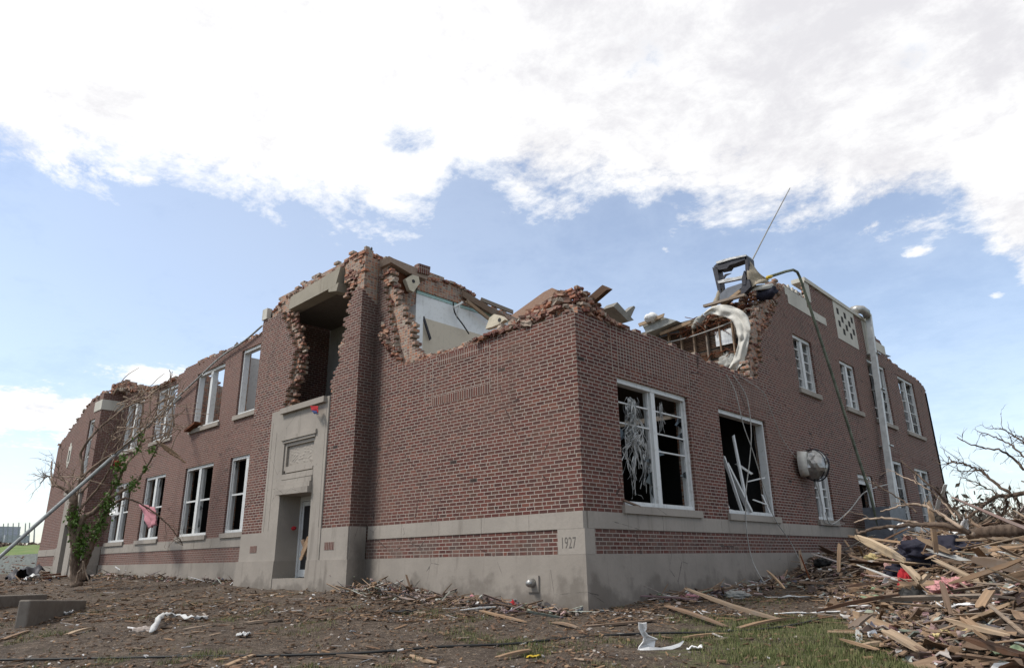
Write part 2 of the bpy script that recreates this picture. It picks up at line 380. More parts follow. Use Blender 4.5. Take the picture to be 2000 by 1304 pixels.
M['litter'] = mat('mixed_litter', wood_fn([(0,(.24,.15,.085)),(.3,(.12,.07,.045)),(.52,(.17,.10,.06)),(.7,(.07,.055,.05)),(.83,(.30,.20,.12)),(.90,(.20,.19,.185)),(.96,(.36,.32,.28)),(1,(.75,.76,.78))], (.13,.10,.08)))
M['litter_mix'] = mat('heap_litter', wood_fn([(0,(.24,.155,.095)),(.2,(.10,.065,.045)),(.38,(.32,.22,.145)),(.5,(.04,.038,.04)),(.62,(.22,.15,.13)),(.72,(.36,.34,.32)),(.80,(.36,.20,.19)),(.86,(.07,.08,.12)),(.92,(.20,.24,.17)),(1,(.66,.66,.67))], (.15,.12,.10)))
M['painted_board'] = mat('painted_splintered_board', wood_fn([(0,(.50,.50,.48)),(.35,(.42,.43,.42)),(.5,(.30,.17,.15)),(.7,(.20,.24,.20)),(1,(.55,.55,.54))], (.20,.15,.11)))
def bark_fn(a, b):
    def fn(g):
        p = g.pos(); n_ = g.noise(g.scale(p, 14, 14, 3.), 1., 5, .65)
        c = g.mix(n_.ss(.38,.62), a, b); c = g.mix(g.noise(p, 1.8, 4).ss(.45,.65)*.6, c, tuple(v*1.6 for v in b))
        return c, {'Roughness': .95, 'Normal': g.bump(n_, .8, .02)}
    return fn
M['bark'] = mat('dark_bark', bark_fn((.045,.03,.022), (.11,.08,.06)))
M['bark_pale'] = mat('stripped_bark', bark_fn((.16,.12,.09), (.30,.23,.175)))
M['bark_mid'] = mat('weathered_bark', bark_fn((.085,.06,.045), (.19,.14,.105)))
def ground_fn(g):
    p = g.pos(); x, y, z = g.sep(p)
    n = g.noise(p, .55, 7, .62); f = g.noise(p, 7, 6, .7); ff = g.noise(p, 45, 5, .7)
    c = g.ramp(f, [(.3,(.042,.031,.022)),(.45,(.085,.063,.046)),(.58,(.135,.102,.076)),(.75,(.19,.155,.125))]); c = g.mix(g.noise(p, 1.9, 5, .6).ss(.42,.66)*.55, c, (.045,.033,.026))
    c = g.mix(ff.ss(.56,.66)*.6, c, (.22,.175,.14)); c = g.mix(ff.ss(.46,.36)*.75, c, (.026,.019,.015)); vv = g.vor(p, 38); cid = g.wn(g.vor(p, 38, out='Position')); c = g.mix(vv.lt(.32)*cid.gt(.80)*.8, c, (.30,.26,.22)); c = g.mix(vv.lt(.40)*cid.lt(.16)*.8, c, (.020,.015,.012)); v2 = g.vor(p, 13); c2 = g.wn(g.vor(p, 13, out='Position')); c = g.mix(v2.lt(.30)*c2.gt(.90)*.7, c, (.26,.19,.13))
    # grass: more towards the right-hand lawn, scattered tufts elsewhere, clean turf far away
    dist = ((x-4.5)*(x-4.5)*.35+(y-.2)*(y-.2)*.22)._m('SQRT'); lawn = dist.ss(3.0, .2)*(.35+g.noise(p, 1.5, 5, .65)*.95)
    far = ((x*x+y*y)._m('SQRT')).ss(34., 50.)
    m = (n*.9+f*.55+lawn*.42+far*.8-.10).ss(.80, .97)
    gc = g.ramp(g.noise(p, 11, 5, .7), [(.3,(.03,.04,.013)),(.5,(.085,.098,.032)),(.7,(.15,.15,.065))])
    gc = g.mix(far, gc, (.085,.13,.035))
    m = m*(ff*.8+.5).cl(); c = g.mix(m*.85, c, gc)
    return c, {'Roughness': 1., 'Normal': g.bump(f*.6+ff*.5+g.noise(p, 120, 3, .7)*.15, 1., .07)}
M['ground'] = mat('churned_earth', ground_fn)
M['grass'] = mat('grass_blade', lambda g: (g.ramp(g.island(), [(0,(.045,.07,.018)),(.4,(.09,.108,.034)),(.7,(.15,.15,.06)),(1,(.21,.18,.10))]), {'Roughness': .8}))
def glass_fn(g): return (.012,.015,.017), {'Roughness': .15, 'Specular IOR Level': .25}
M['glass'] = mat('dark_window_glass', glass_fn)

# ------------------------------------------------------------------ setting: ground
gb = MB(); xs = sorted(set([round(v,2) for v in list(np.arange(-30,16,.28))+list(np.linspace(-900,-30,22))+list(np.linspace(16,900,22))]))
ys = sorted(set([round(v,2) for v in list(np.arange(-11,20,.28))+list(np.linspace(-900,-11,20))+list(np.linspace(20,900,22))]))
def gfull(x, y):
    r = math.hypot(x, y); k = min(1, max(0, (r-70)/120))
    b = gz(max(-90,min(70,x)), max(-70,min(70,y)))
    z = b*(1-k)-.9*k
    near = max(0, 1-r/40)
    z += near*(.06*noise.noise(Vector((x*.8,y*.8,0)))+.035*noise.noise(Vector((x*3,y*3,5))))
    if -33 < x < 0.2 and 0 < y < 26: z = min(z, -.3)
    return z
gb.grid([[(x, y, gfull(x, y)) for x in xs] for y in ys]); gr = gb.build('ground', M['ground'], smooth=False); tag(gr, kind='structure')
# grassy bank far left, beyond the building
def hill(x, y):
    a = Vector((x, y))
    return 0
bk = MB(); P = []
c0 = atd(-60, 1080, 62); c1 = atd(120, 1080, 62)
for i in range(24):
    row = []
    for j in range(10):
        t = (i-6)/12; base = c0.lerp(c1, t); back = Vector((-.83,.4,0)).normalized()
        s_ = j/9; q_ = base+back*(s_*26); zz = (.65 if j else -1.2)+2.0*s_+.10*noise.noise(Vector((i*.6, j*.7, 2)))
        row.append((q_.x, q_.y, zz))
    P.append(row)
bk.grid(P); tag(bk.build('grass_bank', mat('bank_turf', lambda g: (g.mix(g.noise(g.pos(), .5, 5, .65).ss(.35,.65), (.085,.14,.035), (.14,.17,.06)), {'Roughness': 1.})), smooth=True), kind='structure')

# ------------------------------------------------------------------ the school: ragged walls cut brick by brick
def interp(prof, u):
    if u <= prof[0][0]: return prof[0][1]
    for (a, b), (c, d) in zip(prof, prof[1:]):
        if u <= c: return b+(d-b)*(u-a)/max(1e-6, c-a)
    return prof[-1][1]
def inside(poly, u, z):
    r = False; n = len(poly)
    for i in range(n):
        (x1, y1), (x2, y2) = poly[i], poly[(i+1) % n]
        if (y1 > z) != (y2 > z) and u < (x2-x1)*(z-y1)/(y2-y1)+x1: r = not r
    return r
def ragged(axis, face, depth, *a, **k):
    if abs(depth) < .2 or k.get('seed',1) in (13,20): return ragged1(axis, face, depth, *a, **k)
    s_ = k.pop('seed', 1); h_ = depth/2
    ragged1(axis, face, h_, *a, seed=s_, **k); return ragged1(axis, face+h_, depth-h_, *a, seed=s_+50, **k)
def ragged1(axis, face, depth, u0, u1, z0, prof, opens=(), polys=(), jit=.06, seed=1, mats=None, name='brick_wall', parent=None, holes=0):
    """axis 'A': wall in plane y=face (u = x);  axis 'B': plane x=face (u = y). depth: signed, inward."""
    rr = random.Random(seed); H = BL/2
    us = set([u0, u1]); k = math.ceil(u0/H)
    while k*H < u1: us.add(round(k*H, 5)); k += 1
    top = max(p_[1] for p_ in prof)+.2; zs = set([z0]); k = math.ceil(z0/BC+.2)
    while k*BC < top: zs.add(round(k*BC, 5)); k += 1
    for a, b, c, d_ in opens:
        for v in (a, b): 
            if u0 < v < u1: us.add(round(v, 5))
        for v in (c, d_):
            if v > z0: zs.add(round(v, 5))
    oe = set(round(v, 5) for o_ in opens for v in o_[:2])
    us = sorted(us); zs = sorted(zs); nu, nz_ = len(us)-1, len(zs)-1
    S = np.zeros((nz_, nu), bool)
    for j in range(nz_):
        zc = (zs[j]+zs[j+1])/2; row = math.floor(zc/BC)
        for i in range(nu):
            uc = (us[i]+us[i+1])/2; b = math.floor((uc+(row % 2)*H)/BL); key = (b*7919+row*104729+seed*31) & 0xffffff
            h1 = math.sin(key*12.9898)*43758.5453; h1 -= math.floor(h1); h2 = math.sin(key*78.233)*12543.123; h2 -= math.floor(h2)
            ub = b*BL-(row % 2)*H+H
            ok = zc < interp(prof, ub)+(h1-.5)*jit*2
            if ok and any(a < uc < b_ and c < zc < d_ for a, b_, c, d_ in opens): ok = False
            if ok and polys:
                for po in polys:
                    if inside(po, ub+(h1-.5)*jit*3, zc+(h2-.5)*jit): ok = False
            S[j, i] = ok
    used = np.zeros_like(S); mb = MB(); ins = depth/abs(depth)
    for j in range(nz_):
        i = 0
        while i < nu:
            if S[j, i] and not used[j, i]:
                i2 = i
                while i2 < nu and S[j, i2] and not used[j, i2]: i2 += 1
                j2 = j+1
                while j2 < nz_ and S[j2, i:i2].all() and not used[j2, i:i2].any() and (i == 0 or not S[j2, i-1] or used[j2,i-1]) and (i2 == nu or not S[j2, i2]): j2 += 1
                used[j:j2, i:i2] = True
                a, b = sorted((face, face+depth)); U0, U1, Z0, Z1 = us[i], us[i2], zs[j], zs[j2]
                k = len(mb.f)
                if axis == 'A':
                    mb.box(U0, U1, a, b, Z0, Z1, 1); mb.m[k+(2 if depth > 0 else 4)] = 0
                    if U1 in oe: mb.m[k+3] = 0
                    if U0 in oe: mb.m[k+5] = 0
                    if U1 == us[-1]: mb.m[k+3] = 0
                    if U0 == us[0]: mb.m[k+5] = 0
                else:
                    mb.box(a, b, U0, U1, Z0, Z1, 1); mb.m[k+(3 if depth < 0 else 5)] = 0
                    if U1 in oe: mb.m[k+4] = 0
                    if U0 in oe: mb.m[k+2] = 0
                i = i2
            else: i += 1
    return mb.build(name, mats or [M['brick'], M['common']], parent)
school = empty('school_building', (0, 0, -.92), 'ruined two storey brick school with torn walls, empty windows and no roof', 'building')
BK = [M['brick'], M['common']]; CM = [M['common'], M['common']]; BF = [M['brick_far'], M['common']]
TX0, TX1, TY = -11.6, -6.37, -.48        # near entrance bay
FY = .5                                  # plane of the long facade
SX0, SX1, SY = -32.1, -26.3, -.40        # far entrance bay
# --- wing: front wall (plane y=0)
profA = [(-6.37,7.1),(-6.15,6.7),(-5.98,6.2),(-5.8,5.7),(-5.62,5.2),(-5.45,4.7),(-5.3,4.42),(-5.0,4.36),(-2.3,4.36),(0,4.40)]
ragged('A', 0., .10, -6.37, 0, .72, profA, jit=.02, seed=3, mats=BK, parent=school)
profAi = [(-6.37,7.5),(-6.1,7.2),(-5.8,6.4),(-5.65,6.1),(-5.35,5.75),(-5.1,5.3),(-4.95,4.8),(-4.6,4.46),(-3.2,4.44),(-2.0,4.5),(-1.2,4.62),(-.10,4.5)]
ragged('A', .10, .22, -6.37, -.10, .0, profAi, jit=.09, seed=4, mats=CM, name='backing_wall', parent=school)
MB().box(-6.37, 0., -.0, .10, .0, .43).build('brick_wall', M['brick'], school)
# --- right wall (plane x=0)
W1 = (1.25,3.95,.86,3.33); W2 = (5.36,7.92,.86,3.30)
LC = (10.66,11.98,.88,2.42); DR = (14.5,15.95,-.30,2.45); LD = (17.75,19.88,.88,3.25); LE = (21.4,23.5,.88,3.20)
UA = (10.68,12.15,4.66,6.38); UB = (14.58,16.08,4.66,6.32); UC = (17.7,19.92,4.65,7.0); UD = (21.5,23.85,4.66,7.02)
opB = [W1, W2, LC, DR, LD, LE, UA, UB, UC, UD]
profB = [(0,4.44),(1.3,4.50),(3,4.46),(5.05,4.42),(7.75,4.40),(7.9,4.75),(8.25,5.0),(8.2,5.5),(8.6,5.9),(9.1,6.3),(9.45,6.7),(9.9,7.1),(10.2,7.5),(10.55,7.85),(12.3,8.02),(12.4,8.55),(18.7,8.55),(18.8,8.3),(20.3,8.0),(20.4,7.52),(24.9,7.32),(25.0,7.32),(25.6,7.25),(25.85,6.9)]
ragged('B', 0., -.10, .10, 25.85, .72, profB, opens=opB, jit=.05, seed=5, mats=BK, parent=school)
profBi = [(0.10,4.5),(.6,4.66),(1.6,4.40),(3,4.3),(7.4,4.3),(7.6,4.6),(7.85,5.3),(8.0,5.9),(8.4,6.3),(8.9,6.8),(9.4,7.2),(9.8,7.6),(10.3,7.95),(12,8.05),(18.6,8.1),(20,7.6),(25,7.42),(25.8,7.0)]
ragged('B', -.10, -.25, .10, 25.85, .0, profBi, opens=opB, jit=.11, seed=6, mats=CM, name='backing_wall', parent=school)
MB().box(-.10, 0, 0.26, 14.5, .0, .43).build('brick_wall', M['brick'], school); MB().box(-.10, 0, 15.95, 25.85, .0, .43).build('brick_wall', M['brick'], school)
# end wall far right return
ragged('A', 25.85, -.3, -9, 0, -.6, [(-9,6.6),(-3,7.2),(0,6.9)], jit=.08, seed=8, mats=BK, parent=school)
# --- near entrance bay
profT = [(-11.6,7.05),(-11.2,7.2),(-10.8,7.38),(-9.6,7.50),(-8.2,7.58),(-7.3,7.62),(-6.8,7.68),(-6.37,7.55)]
profTo = [(-11.6,6.95),(-10.6,6.98),(-10.3,7.0),(-7.3,6.9),(-7.0,6.75),(-6.7,6.6),(-6.37,6.5)]
op_poly = [(-9.95,3.95),(-9.85,4.3),(-9.6,4.9),(-9.55,5.6),(-9.9,6.2),(-10.35,6.75),(-10.4,7.0),(-6.75,7.02),(-6.85,6.5),(-7.1,5.6),(-7.25,4.9),(-7.45,4.3),(-7.5,3.95)]
ragged('A', TY, .10, TX0, TX1, .72, profTo, opens=[(-10.42,-7.52,.72,3.95),(-10.0,-7.4,6.95,7.45)], polys=[op_poly], jit=.05, seed=9, mats=BK, parent=school)
opi = [(-9.85,3.95),(-9.72,4.5),(-9.45,5.0),(-9.45,5.7),(-9.8,6.3),(-10.25,6.9),(-10.25,7.0),(-6.85,7.02),(-6.95,6.5),(-7.2,5.6),(-7.35,4.9),(-7.5,4.3),(-7.55,3.95)]
ragged('A', TY+.10, .24, TX0+.1, TX1-.1, .0, [(a, b+.12) for a, b in profT], opens=[(-10.42,-7.52,-.2,3.95),(-10.0,-7.4,6.95,7.45)], polys=[opi], jit=.10, seed=10, mats=CM, name='backing_wall', parent=school)
ragged('B', TX1, -.10, TY+.10, 0.0, .72, [(TY,6.5),(-.2,6.4),(0,6.2)], jit=.10, seed=11, mats=BK, parent=school)
ragged('B', TX1-.10, -.24, TY+.34, 1.3, .0, [(TY,7.5),(0,7.55),(.7,7.5),(1.3,7.3)], jit=.10, seed=12, mats=CM, name='backing_wall', parent=school)
ragged('B', TX0+.0, .34, TY+.10, 1.8, .0, [(TY,7.2),(1.8,7.3)], jit=.06, seed=13, mats=[M['brick'],M['brick']], parent=school)
# --- long facade between the bays (plane y=FY)
Wb = [(-14.95,-12.72), (-18.5,-16.2), (-22.35,-20.3), (-25.85,-23.8)]
opF = [(a, b, .88, 3.27) for a, b in Wb]+[(a, b, 4.66, (6.95, 6.80, 6.80, 6.80)[i]) for i, (a, b) in enumerate(Wb)]
profF = [(-26.3,7.2),(-25.9,7.3),(-24.6,7.35),(-23.6,7.0),(-22.6,6.95),(-20.9,6.9),(-20.1,7.15),(-19.4,7.3),(-18.0,7.3),(-16.3,7.22),(-14.3,7.25),(-12.6,7.3),(-11.6,7.35)]
ragged('A', FY, .10, SX1, TX0, .76, profF, opens=opF, jit=.05, seed=14, mats=BF, parent=school)
ragged('A', FY+.10, .24, SX1, TX0, .0, [(a, b+.08) for a, b in profF], opens=opF, jit=.1, seed=15, mats=CM, name='backing_wall', parent=school)
MB().box(SX1, TX0, FY, FY+.10, .0, .45).build('brick_wall', M['brick_far'], school)
# --- far entrance bay and what is left of the wing beyond it
STW = (-27.95,-26.85,1.0,6.25)
profS = [(-32.1,5.55),(-31.7,5.8),(-31.1,6.0),(-30.4,6.3),(-29.6,6.6),(-28.9,6.85),(-28.2,7.2),(-27.2,7.3),(-26.9,7.35),(-26.3,7.3)]
ragged('A', SY, .10, SX0, SX1, .72, profS, opens=[(-27.75,-26.95,3.75,6.25),(-29.3,-27.3,.72,2.95)], jit=.05, seed=16, mats=BF, parent=school)
ragged('A', SY+.10, .24, SX0, SX1-.1, .0, [(a, b+.05) for a, b in profS], opens=[(-27.75,-26.95,3.75,6.25),(-29.3,-27.3,-.4,2.95)], jit=.1, seed=17, mats=CM, name='backing_wall', parent=school)
ragged('B', SX1, -.10, SY+.10, FY, .72, [(SY,7.3),(FY,7.4)], jit=.05, seed=18, mats=BF, parent=school)
ragged('B', SX1-.10, -.24, SY+.34, FY+1.2, .0, [(SY,7.6),(FY,8.0),(1.5,7.6)], jit=.12, seed=19, mats=CM, name='backing_wall', parent=school)
ragged('B', SX0, .34, SY+.34, 6., -.4, [(SY,5.5),(6,5.0)], jit=.12, seed=20, mats=BK, parent=school)
MB().box(SX0, -29.4, SY, SY+.10, .0, .43).build('brick_wall', M['brick_far'], school)
# --- concrete foundation and limestone band
fd = MB(); zb = -1.6
fd.hexa([(-6.37,-.07,zb),(.07,-.07,zb),(.07,.4,zb),(-6.37,.4,zb),(-6.37,-.03,0),(.03,-.03,0),(.03,.4,0),(-6.37,.4,0)])
fd.hexa([(-.4,.4,zb),(.07,.4,zb),(.07,25.9,zb),(-.4,25.9,zb),(-.4,.4,0),(.03,.4,0),(.03,25.9,0),(-.4,25.9,0)])
fd.hexa([(-8.05,TY-.10,zb),(TX1+.12,TY-.10,zb),(TX1+.12,-.07,zb),(-8.05,-.07,zb),(-8.05,TY-.05,0),(TX1+.06,TY-.05,0),(TX1+.06,-.03,0),(-8.05,-.03,0)])
fd.hexa([(TX0-.1,TY-.10,zb),(-9.6,TY-.10,zb),(-9.6,.4,zb),(TX0-.1,.4,zb),(TX0-.06,TY-.05,0),(-9.6,TY-.05,0),(-9.6,.4,0),(TX0-.06,.4,0)])
fd.hexa([(SX1,FY-.07,zb),(TX0-.1,FY-.07,zb),(TX0-.1,FY+.4,zb),(SX1,FY+.4,zb),(SX1,FY-.03,0),(TX0-.06,FY-.03,0),(TX0-.06,FY+.4,0),(SX1,FY+.4,0)])
fd.hexa([(SX0-.08,SY-.08,zb),(-28.9,SY-.08,zb),(-28.9,.4,zb),(SX0-.08,.4,zb),(SX0-.04,SY-.04,0),(-28.9,SY-.04,0),(-28.9,.4,0),(SX0-.04,.4,0)])
fd.hexa([(-27.4,SY-.08,zb),(SX1+.08,SY-.08,zb),(SX1+.08,.43,zb),(-27.4,.43,zb),(-27.4,SY-.04,0),(SX1+.04,SY-.04,0),(SX1+.04,.43,0),(-27.4,.43,0)])
fd.build('foundation', M['found'], school)
bd = MB(); J = .004
def band_run(axis, face, u0, u1, z0, z1, L=1.15, out=.02):
    n = max(1, round((u1-u0)/L)); 
    for i in range(n):
        a = u0+(u1-u0)*i/n+J; b = u0+(u1-u0)*(i+1)/n-J; o = out+R_.uniform(-.002,.002)
        if axis == 'A': bd.box(a, b, face-o, face+.09, z0, z1)
        else: bd.box(face-.09, face+o, a, b, z0, z1)
def newband():
    global bd
    if bd.v: bd.build('stone_band', M['stone'], school)
    bd = MB()
_br = band_run
def band_run(*a, **k): _br(*a, **k); newband()
band_run('A', 0., -6.31, 0.0, .43, .72, 1.25); band_run('B', 0., .095, 14.5, .43, .72, 1.25); band_run('B', 0., 15.95, 25.85, .43, .72, 1.25)
band_run('A', FY, SX1+.03, TX0-.05, .45, .76, 1.3); band_run('A', SY, SX0, -29.4, .43, .72)
band_run('A', TY, TX0, -10.43, 0., .72, 1.2); band_run('A', TY, -7.51, TX1-.005, 0., .72, 1.2); band_run('B', TX1, TY+.02, -.025, 0., .72, 2.)
band_run('A', SY, -29.4, -28.9, 0., .75, 2.); band_run('A', SY, -27.3, SX1-.005, 0., .75, 2); band_run('B', SX1, SY+.02, FY-.03, 0., .75, 2)
# cornerstone with its carved year
cs = MB(); cs.box(-.585, .022, -.022, .09, .003, .427); cs.box(-.09, .022, .09, .262, .003, .427); cst = cs.build('cornerstone', M['stone'], school)
tc = bpy.data.curves.new('date', 'FONT'); tc.body = '1927'; tc.size = .27; tc.extrude = .002; tc.space_character = 1.05
to = bpy.data.objects.new('date_tmp', tc); COL.objects.link(to)
bpy.context.view_layer.update(); me = bpy.data.meshes.new_from_object(to.evaluated_get(bpy.context.evaluated_depsgraph_get())); bpy.data.objects.remove(to)
rot = Matrix.Rotation(math.pi/2, 4, 'X'); me.transform(Matrix.Translation(Vector((-.52, -.0225, .105+.92)))@rot@Matrix.Diagonal((.62, 1, 1, 1)))
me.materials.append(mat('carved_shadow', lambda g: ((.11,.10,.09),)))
do = bpy.data.objects.new('carved_date', me); COL.objects.link(do); do.parent = cst
# decorative brick panels: header-bond fields over the wing windows, soldier-course frame on the front
def panel(axis, face, u0, u1, z0, z1, m, t=.004):
    b = MB()
    if axis == 'A': b.box(u0, u1, face-t, face+.05, z0, z1)
    else: b.box(face-.05, face+t, u0, u1, z0, z1)
    return b.build('brick_panel', m, school)
q4 = lambda v: round(v/BC)*BC; qh = lambda v: round(v/(BL/2))*(BL/2)
panel('B', 0, qh(1.33), qh(4.05), q4(3.6), q4(4.22), M['header']); panel('B', 0, qh(5.62), qh(8.1), q4(3.55), q4(4.12), M['header'])
ML = mat('mortar_joint', lambda g: ((.31,.265,.23),))
jm = MB()
for u in (qh(1.33), qh(1.33)-BL, qh(4.05), qh(5.62), qh(8.1)): MB().box(-.05, .0055, u-.006, u+.006, 3.4, 4.4).build('mortar_joint', ML, school)
for u in (-2.05, -2.28, -4.12, -4.35): MB().box(u-.006, u+.006, -.0055, .05, 3.2, 4.3).build('mortar_joint', ML, school)
panel('A', 0, -4.14, -2.27, 3.2, 3.4, M['soldier']); panel('A', 0, -3.95, -2.27, 4.1, 4.3, M['soldier'])
for a, b in ((-7.32,-6.92), (-10.98,-10.62)): panel('A', TY-.024, a, b, .22, .4, M['soldier'], .003)
panel('A', SY-.024, -29.25, -29.0, .25, .42, M['soldier'], .003)
for u0, u1 in ((17.8,19.7), (21.4,23.4)): panel('B', 0, u0, u1, 3.42, 3.6, M['soldier'], .004)
# pale stone plaques and coping of the right wall's parapet
tr = MB()
tr.box(-.05,.012,10.75,13.9,7.35,7.62); tr.box(-.05,.012,10.6,12.3,7.62,7.9)
for i in range(5): a = 10.9+i*.32; tr.hexa([(-.05,a,7.88),(.012,a,7.88),(.012,a+.22,7.88),(-.05,a+.22,7.88),(-.05,a+.04,8.02),(.012,a+.04,8.02),(.012,a+.08,8.05),(-.05,a+.08,8.05)])
tr.build('stone_plaque', M['trim'], school)
cp = MB()
for a, b in ((12.35,13.6),(13.62,15.1),(15.12,16.6),(16.62,18.0),(18.02,18.75)): cp.box(-.40, .05, a, b, 8.56, 8.70)
cp.box(-.05,.014,12.35,12.75,7.9,8.56); cp.box(-.05,.014,17.9,18.4,7.1,8.56); cp.box(-.05,.014,18.4,20.4,7.62,8.0)
cp.build('coping', M['trim'], school)
vt = MB()
vt.box(-.05,.012,14.9,17.0,7.15,7.42); vt.box(-.05,.012,14.9,15.05,7.42,8.56); vt.box(-.05,.012,16.85,17.0,7.42,8.56); vt.box(-.05,.012,15.05,16.85,8.36,8.56)
nv = 5
for i in range(nv):
    for j in range(4):
        a = 15.05+1.8*i/nv; c = 7.42+.94*j/4; s_ = .36; h_ = .235
        if (i+j) % 2 == 0: vt.box(-.05,.010,a,a+s_,c,c+h_)
        else: vt.box(-.05,.010,a,a+.12,c,c+h_)
vp = vt.build('stone_grille', M['trim'], school)
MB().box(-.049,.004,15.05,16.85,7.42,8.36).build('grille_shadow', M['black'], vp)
tb = MB(); tb.box(SX1-.95, SX1+.03, SY-.03, SY+.10, 6.55, 7.0); tb.box(SX1-.09, SX1+.03, SY+.10, FY+.25, 6.55, 7.0); tb.build('stone_plaque', M['trim'], school)
MB().box(TX0-.03, TX0+.26, TY-.04, TY+.12, 6.98, 7.32).build('stone_plaque', M['trim'], school)
# keyhole ornament on the far bay
ob = MB(); n = 12; cx, cz = -29.95, 4.95
ob.box(cx-.22, cx-.09, SY-.02, SY+.05, 4.5, 5.35); ob.box(cx+.09, cx+.22, SY-.02, SY+.05, 4.5, 5.35); ob.box(cx-.09, cx+.09, SY-.02, SY+.05, 5.15, 5.5); ob.box(cx-.09, cx+.09, SY-.02, SY+.05, 4.35, 4.62)
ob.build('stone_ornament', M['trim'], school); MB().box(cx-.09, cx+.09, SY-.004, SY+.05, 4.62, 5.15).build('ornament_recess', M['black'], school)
# ------------------------------------------------------------------ entrance stonework
def stone_entry(x0, x1, r0, r1, y, top, pr):
    s = MB(); f = y-.035
    s.box(x0, r0, f, .14, .0, top); s.box(r1, x1, f, .14, .0, top); s.box(r0, r1, f, .14, 3.06, top)
    s.box(r0, r1, y+.06, .14, 1.62, 3.06)
    s.box(r0+.0, r0+.10, y+.0, y+.06, 2.26, 3.06); s.box(r1-.10, r1, y+.0, y+.06, 2.26, 3.06); s.box(r0+.10, r1-.10, y+.0, y+.06, 2.9, 3.06); s.box(r0+.10, r1-.10, y+.0, y+.06, 2.20, 2.36)
    s.box(r0-.12, r1+.06, f-.05, f, 3.06, 3.17); s.box(r0-.05, r1+.0, f-.02, f, 2.99, 3.06)
    s.box(r0-.22, r1+.42, f-.10, f, top-.15, top)
    s.box(x0+.10, x0+.115, f-.006, f, .75, top-.3); s.box(x1-.115, x1-.10, f-.006, f, .75, top-.3); s.box(x0+.35, x0+.36, f-.006, f, .75, top-.6)
    a = s.build('door_surround', M['stone'], pr)
    c = MB(); c.box(r0, r1, f-.01, y+.06, 2.02, 2.16); c.box(r0-.04, r1, f-.04, y+.06, 1.88, 2.00); c.box(r0-.07, r1, f-.08, y+.06, 1.75, 1.87)
    c.hexa([(r0-.05,f-.12,1.63),(r1,f-.12,1.60),(r1,y+.06,1.60),(r0-.05,y+.06,1.63),(r0-.07,f-.13,1.75),(r1,f-.13,1.75),(r1,y+.06,1.75),(r0-.07,y+.06,1.75)])
    c.build('cornice', M['stone'], a)
    rel = []; nx, nz = 60, 26
    for j in range(nz):
        row = []
        for i in range(nx):
            u = i/(nx-1); v = j/(nz-1); X = r0+.16+(r1-r0-.32)*u; Z = 2.40+.46*v
            e = min(u, 1-u, v, 1-v)*12; hh = max(0, math.sin(u*34+3*math.sin(v*9))*math.cos(v*17+2*math.sin(u*13)))*.014*min(1, e)
            row.append((X, y+.058-hh, Z))
        rel.append(row)
    r = MB(); r.grid(rel); r.build('relief_panel', M['stone'], a, smooth=True)
    return a
stone_entry(-10.42, -7.52, -9.6, -8.05, TY, 3.95, school)
# recess floor, side and door
rc = MB(); rc.box(-9.6, -8.05, TY-.05, .9, -1.2, -.42); rc.build('door_step', M['found'], school)
dr = MB(); dr.box(-9.6,-9.53,.10,.20,-.42,1.62); dr.box(-8.12,-8.05,.10,.20,-.42,1.62); dr.box(-9.53,-8.12,.10,.20,1.50,1.62); d0 = dr.build('door_frame', M['white'], school)
dl = MB(); dl.box(-9.52,-9.45,.13,.17,-.40,1.49); dl.box(-8.20,-8.13,.13,.17,-.40,1.49); dl.box(-9.45,-8.20,.13,.17,1.38,1.49); dl.box(-9.45,-8.20,.13,.17,.24,.42); dl.box(-9.45,-8.20,.13,.17,-.40,-.22)
dleaf = dl.build('door', M['white'], school); MB().box(-9.45,-8.20,.145,.155,-.22,1.38).build('pane', M['black'], dleaf)
MB().box(-9.6,-8.05,.9,.95,-.42,1.7).build('partition_and_blackout_wall', M['black'], school)
# far bay's door surround
fs = MB(); fs.box(-28.9,-28.3,SY-.10,.3,-.5,3.0); fs.box(-27.6,-26.9,SY-.10,.3,-.5,3.0); fs.box(-28.3,-27.6,SY-.10,.3,1.7,3.0); fs.box(-29.1,-26.8,SY-.16,SY+.1,3.0,3.15)
fs.build('door_surround', M['stone'], school); MB().box(-28.3,-27.6,.05,.1,-.5,1.7).build('door', M['black'], school)
# concrete lintel over the torn upper opening
lt = MB(); lt.hexa([(-10.05,TY-.03,6.92),(-7.62,TY-.03,6.97),(-7.62,TY+.34,6.97),(-10.05,TY+.34,6.92),(-9.98,TY-.03,7.30),(-7.42,TY-.03,7.46),(-7.42,TY+.34,7.46),(-9.98,TY+.34,7.30)])
lt.hexa([(-7.95,TY-.028,6.88),(-7.55,TY-.028,6.80),(-7.55,TY+.34,6.80),(-7.95,TY+.34,6.88),(-7.95,TY-.028,6.96),(-7.47,TY-.028,7.02),(-7.47,TY+.34,7.02),(-7.95,TY+.34,6.96)])
lt.build('lintel', M['lintel'], school)
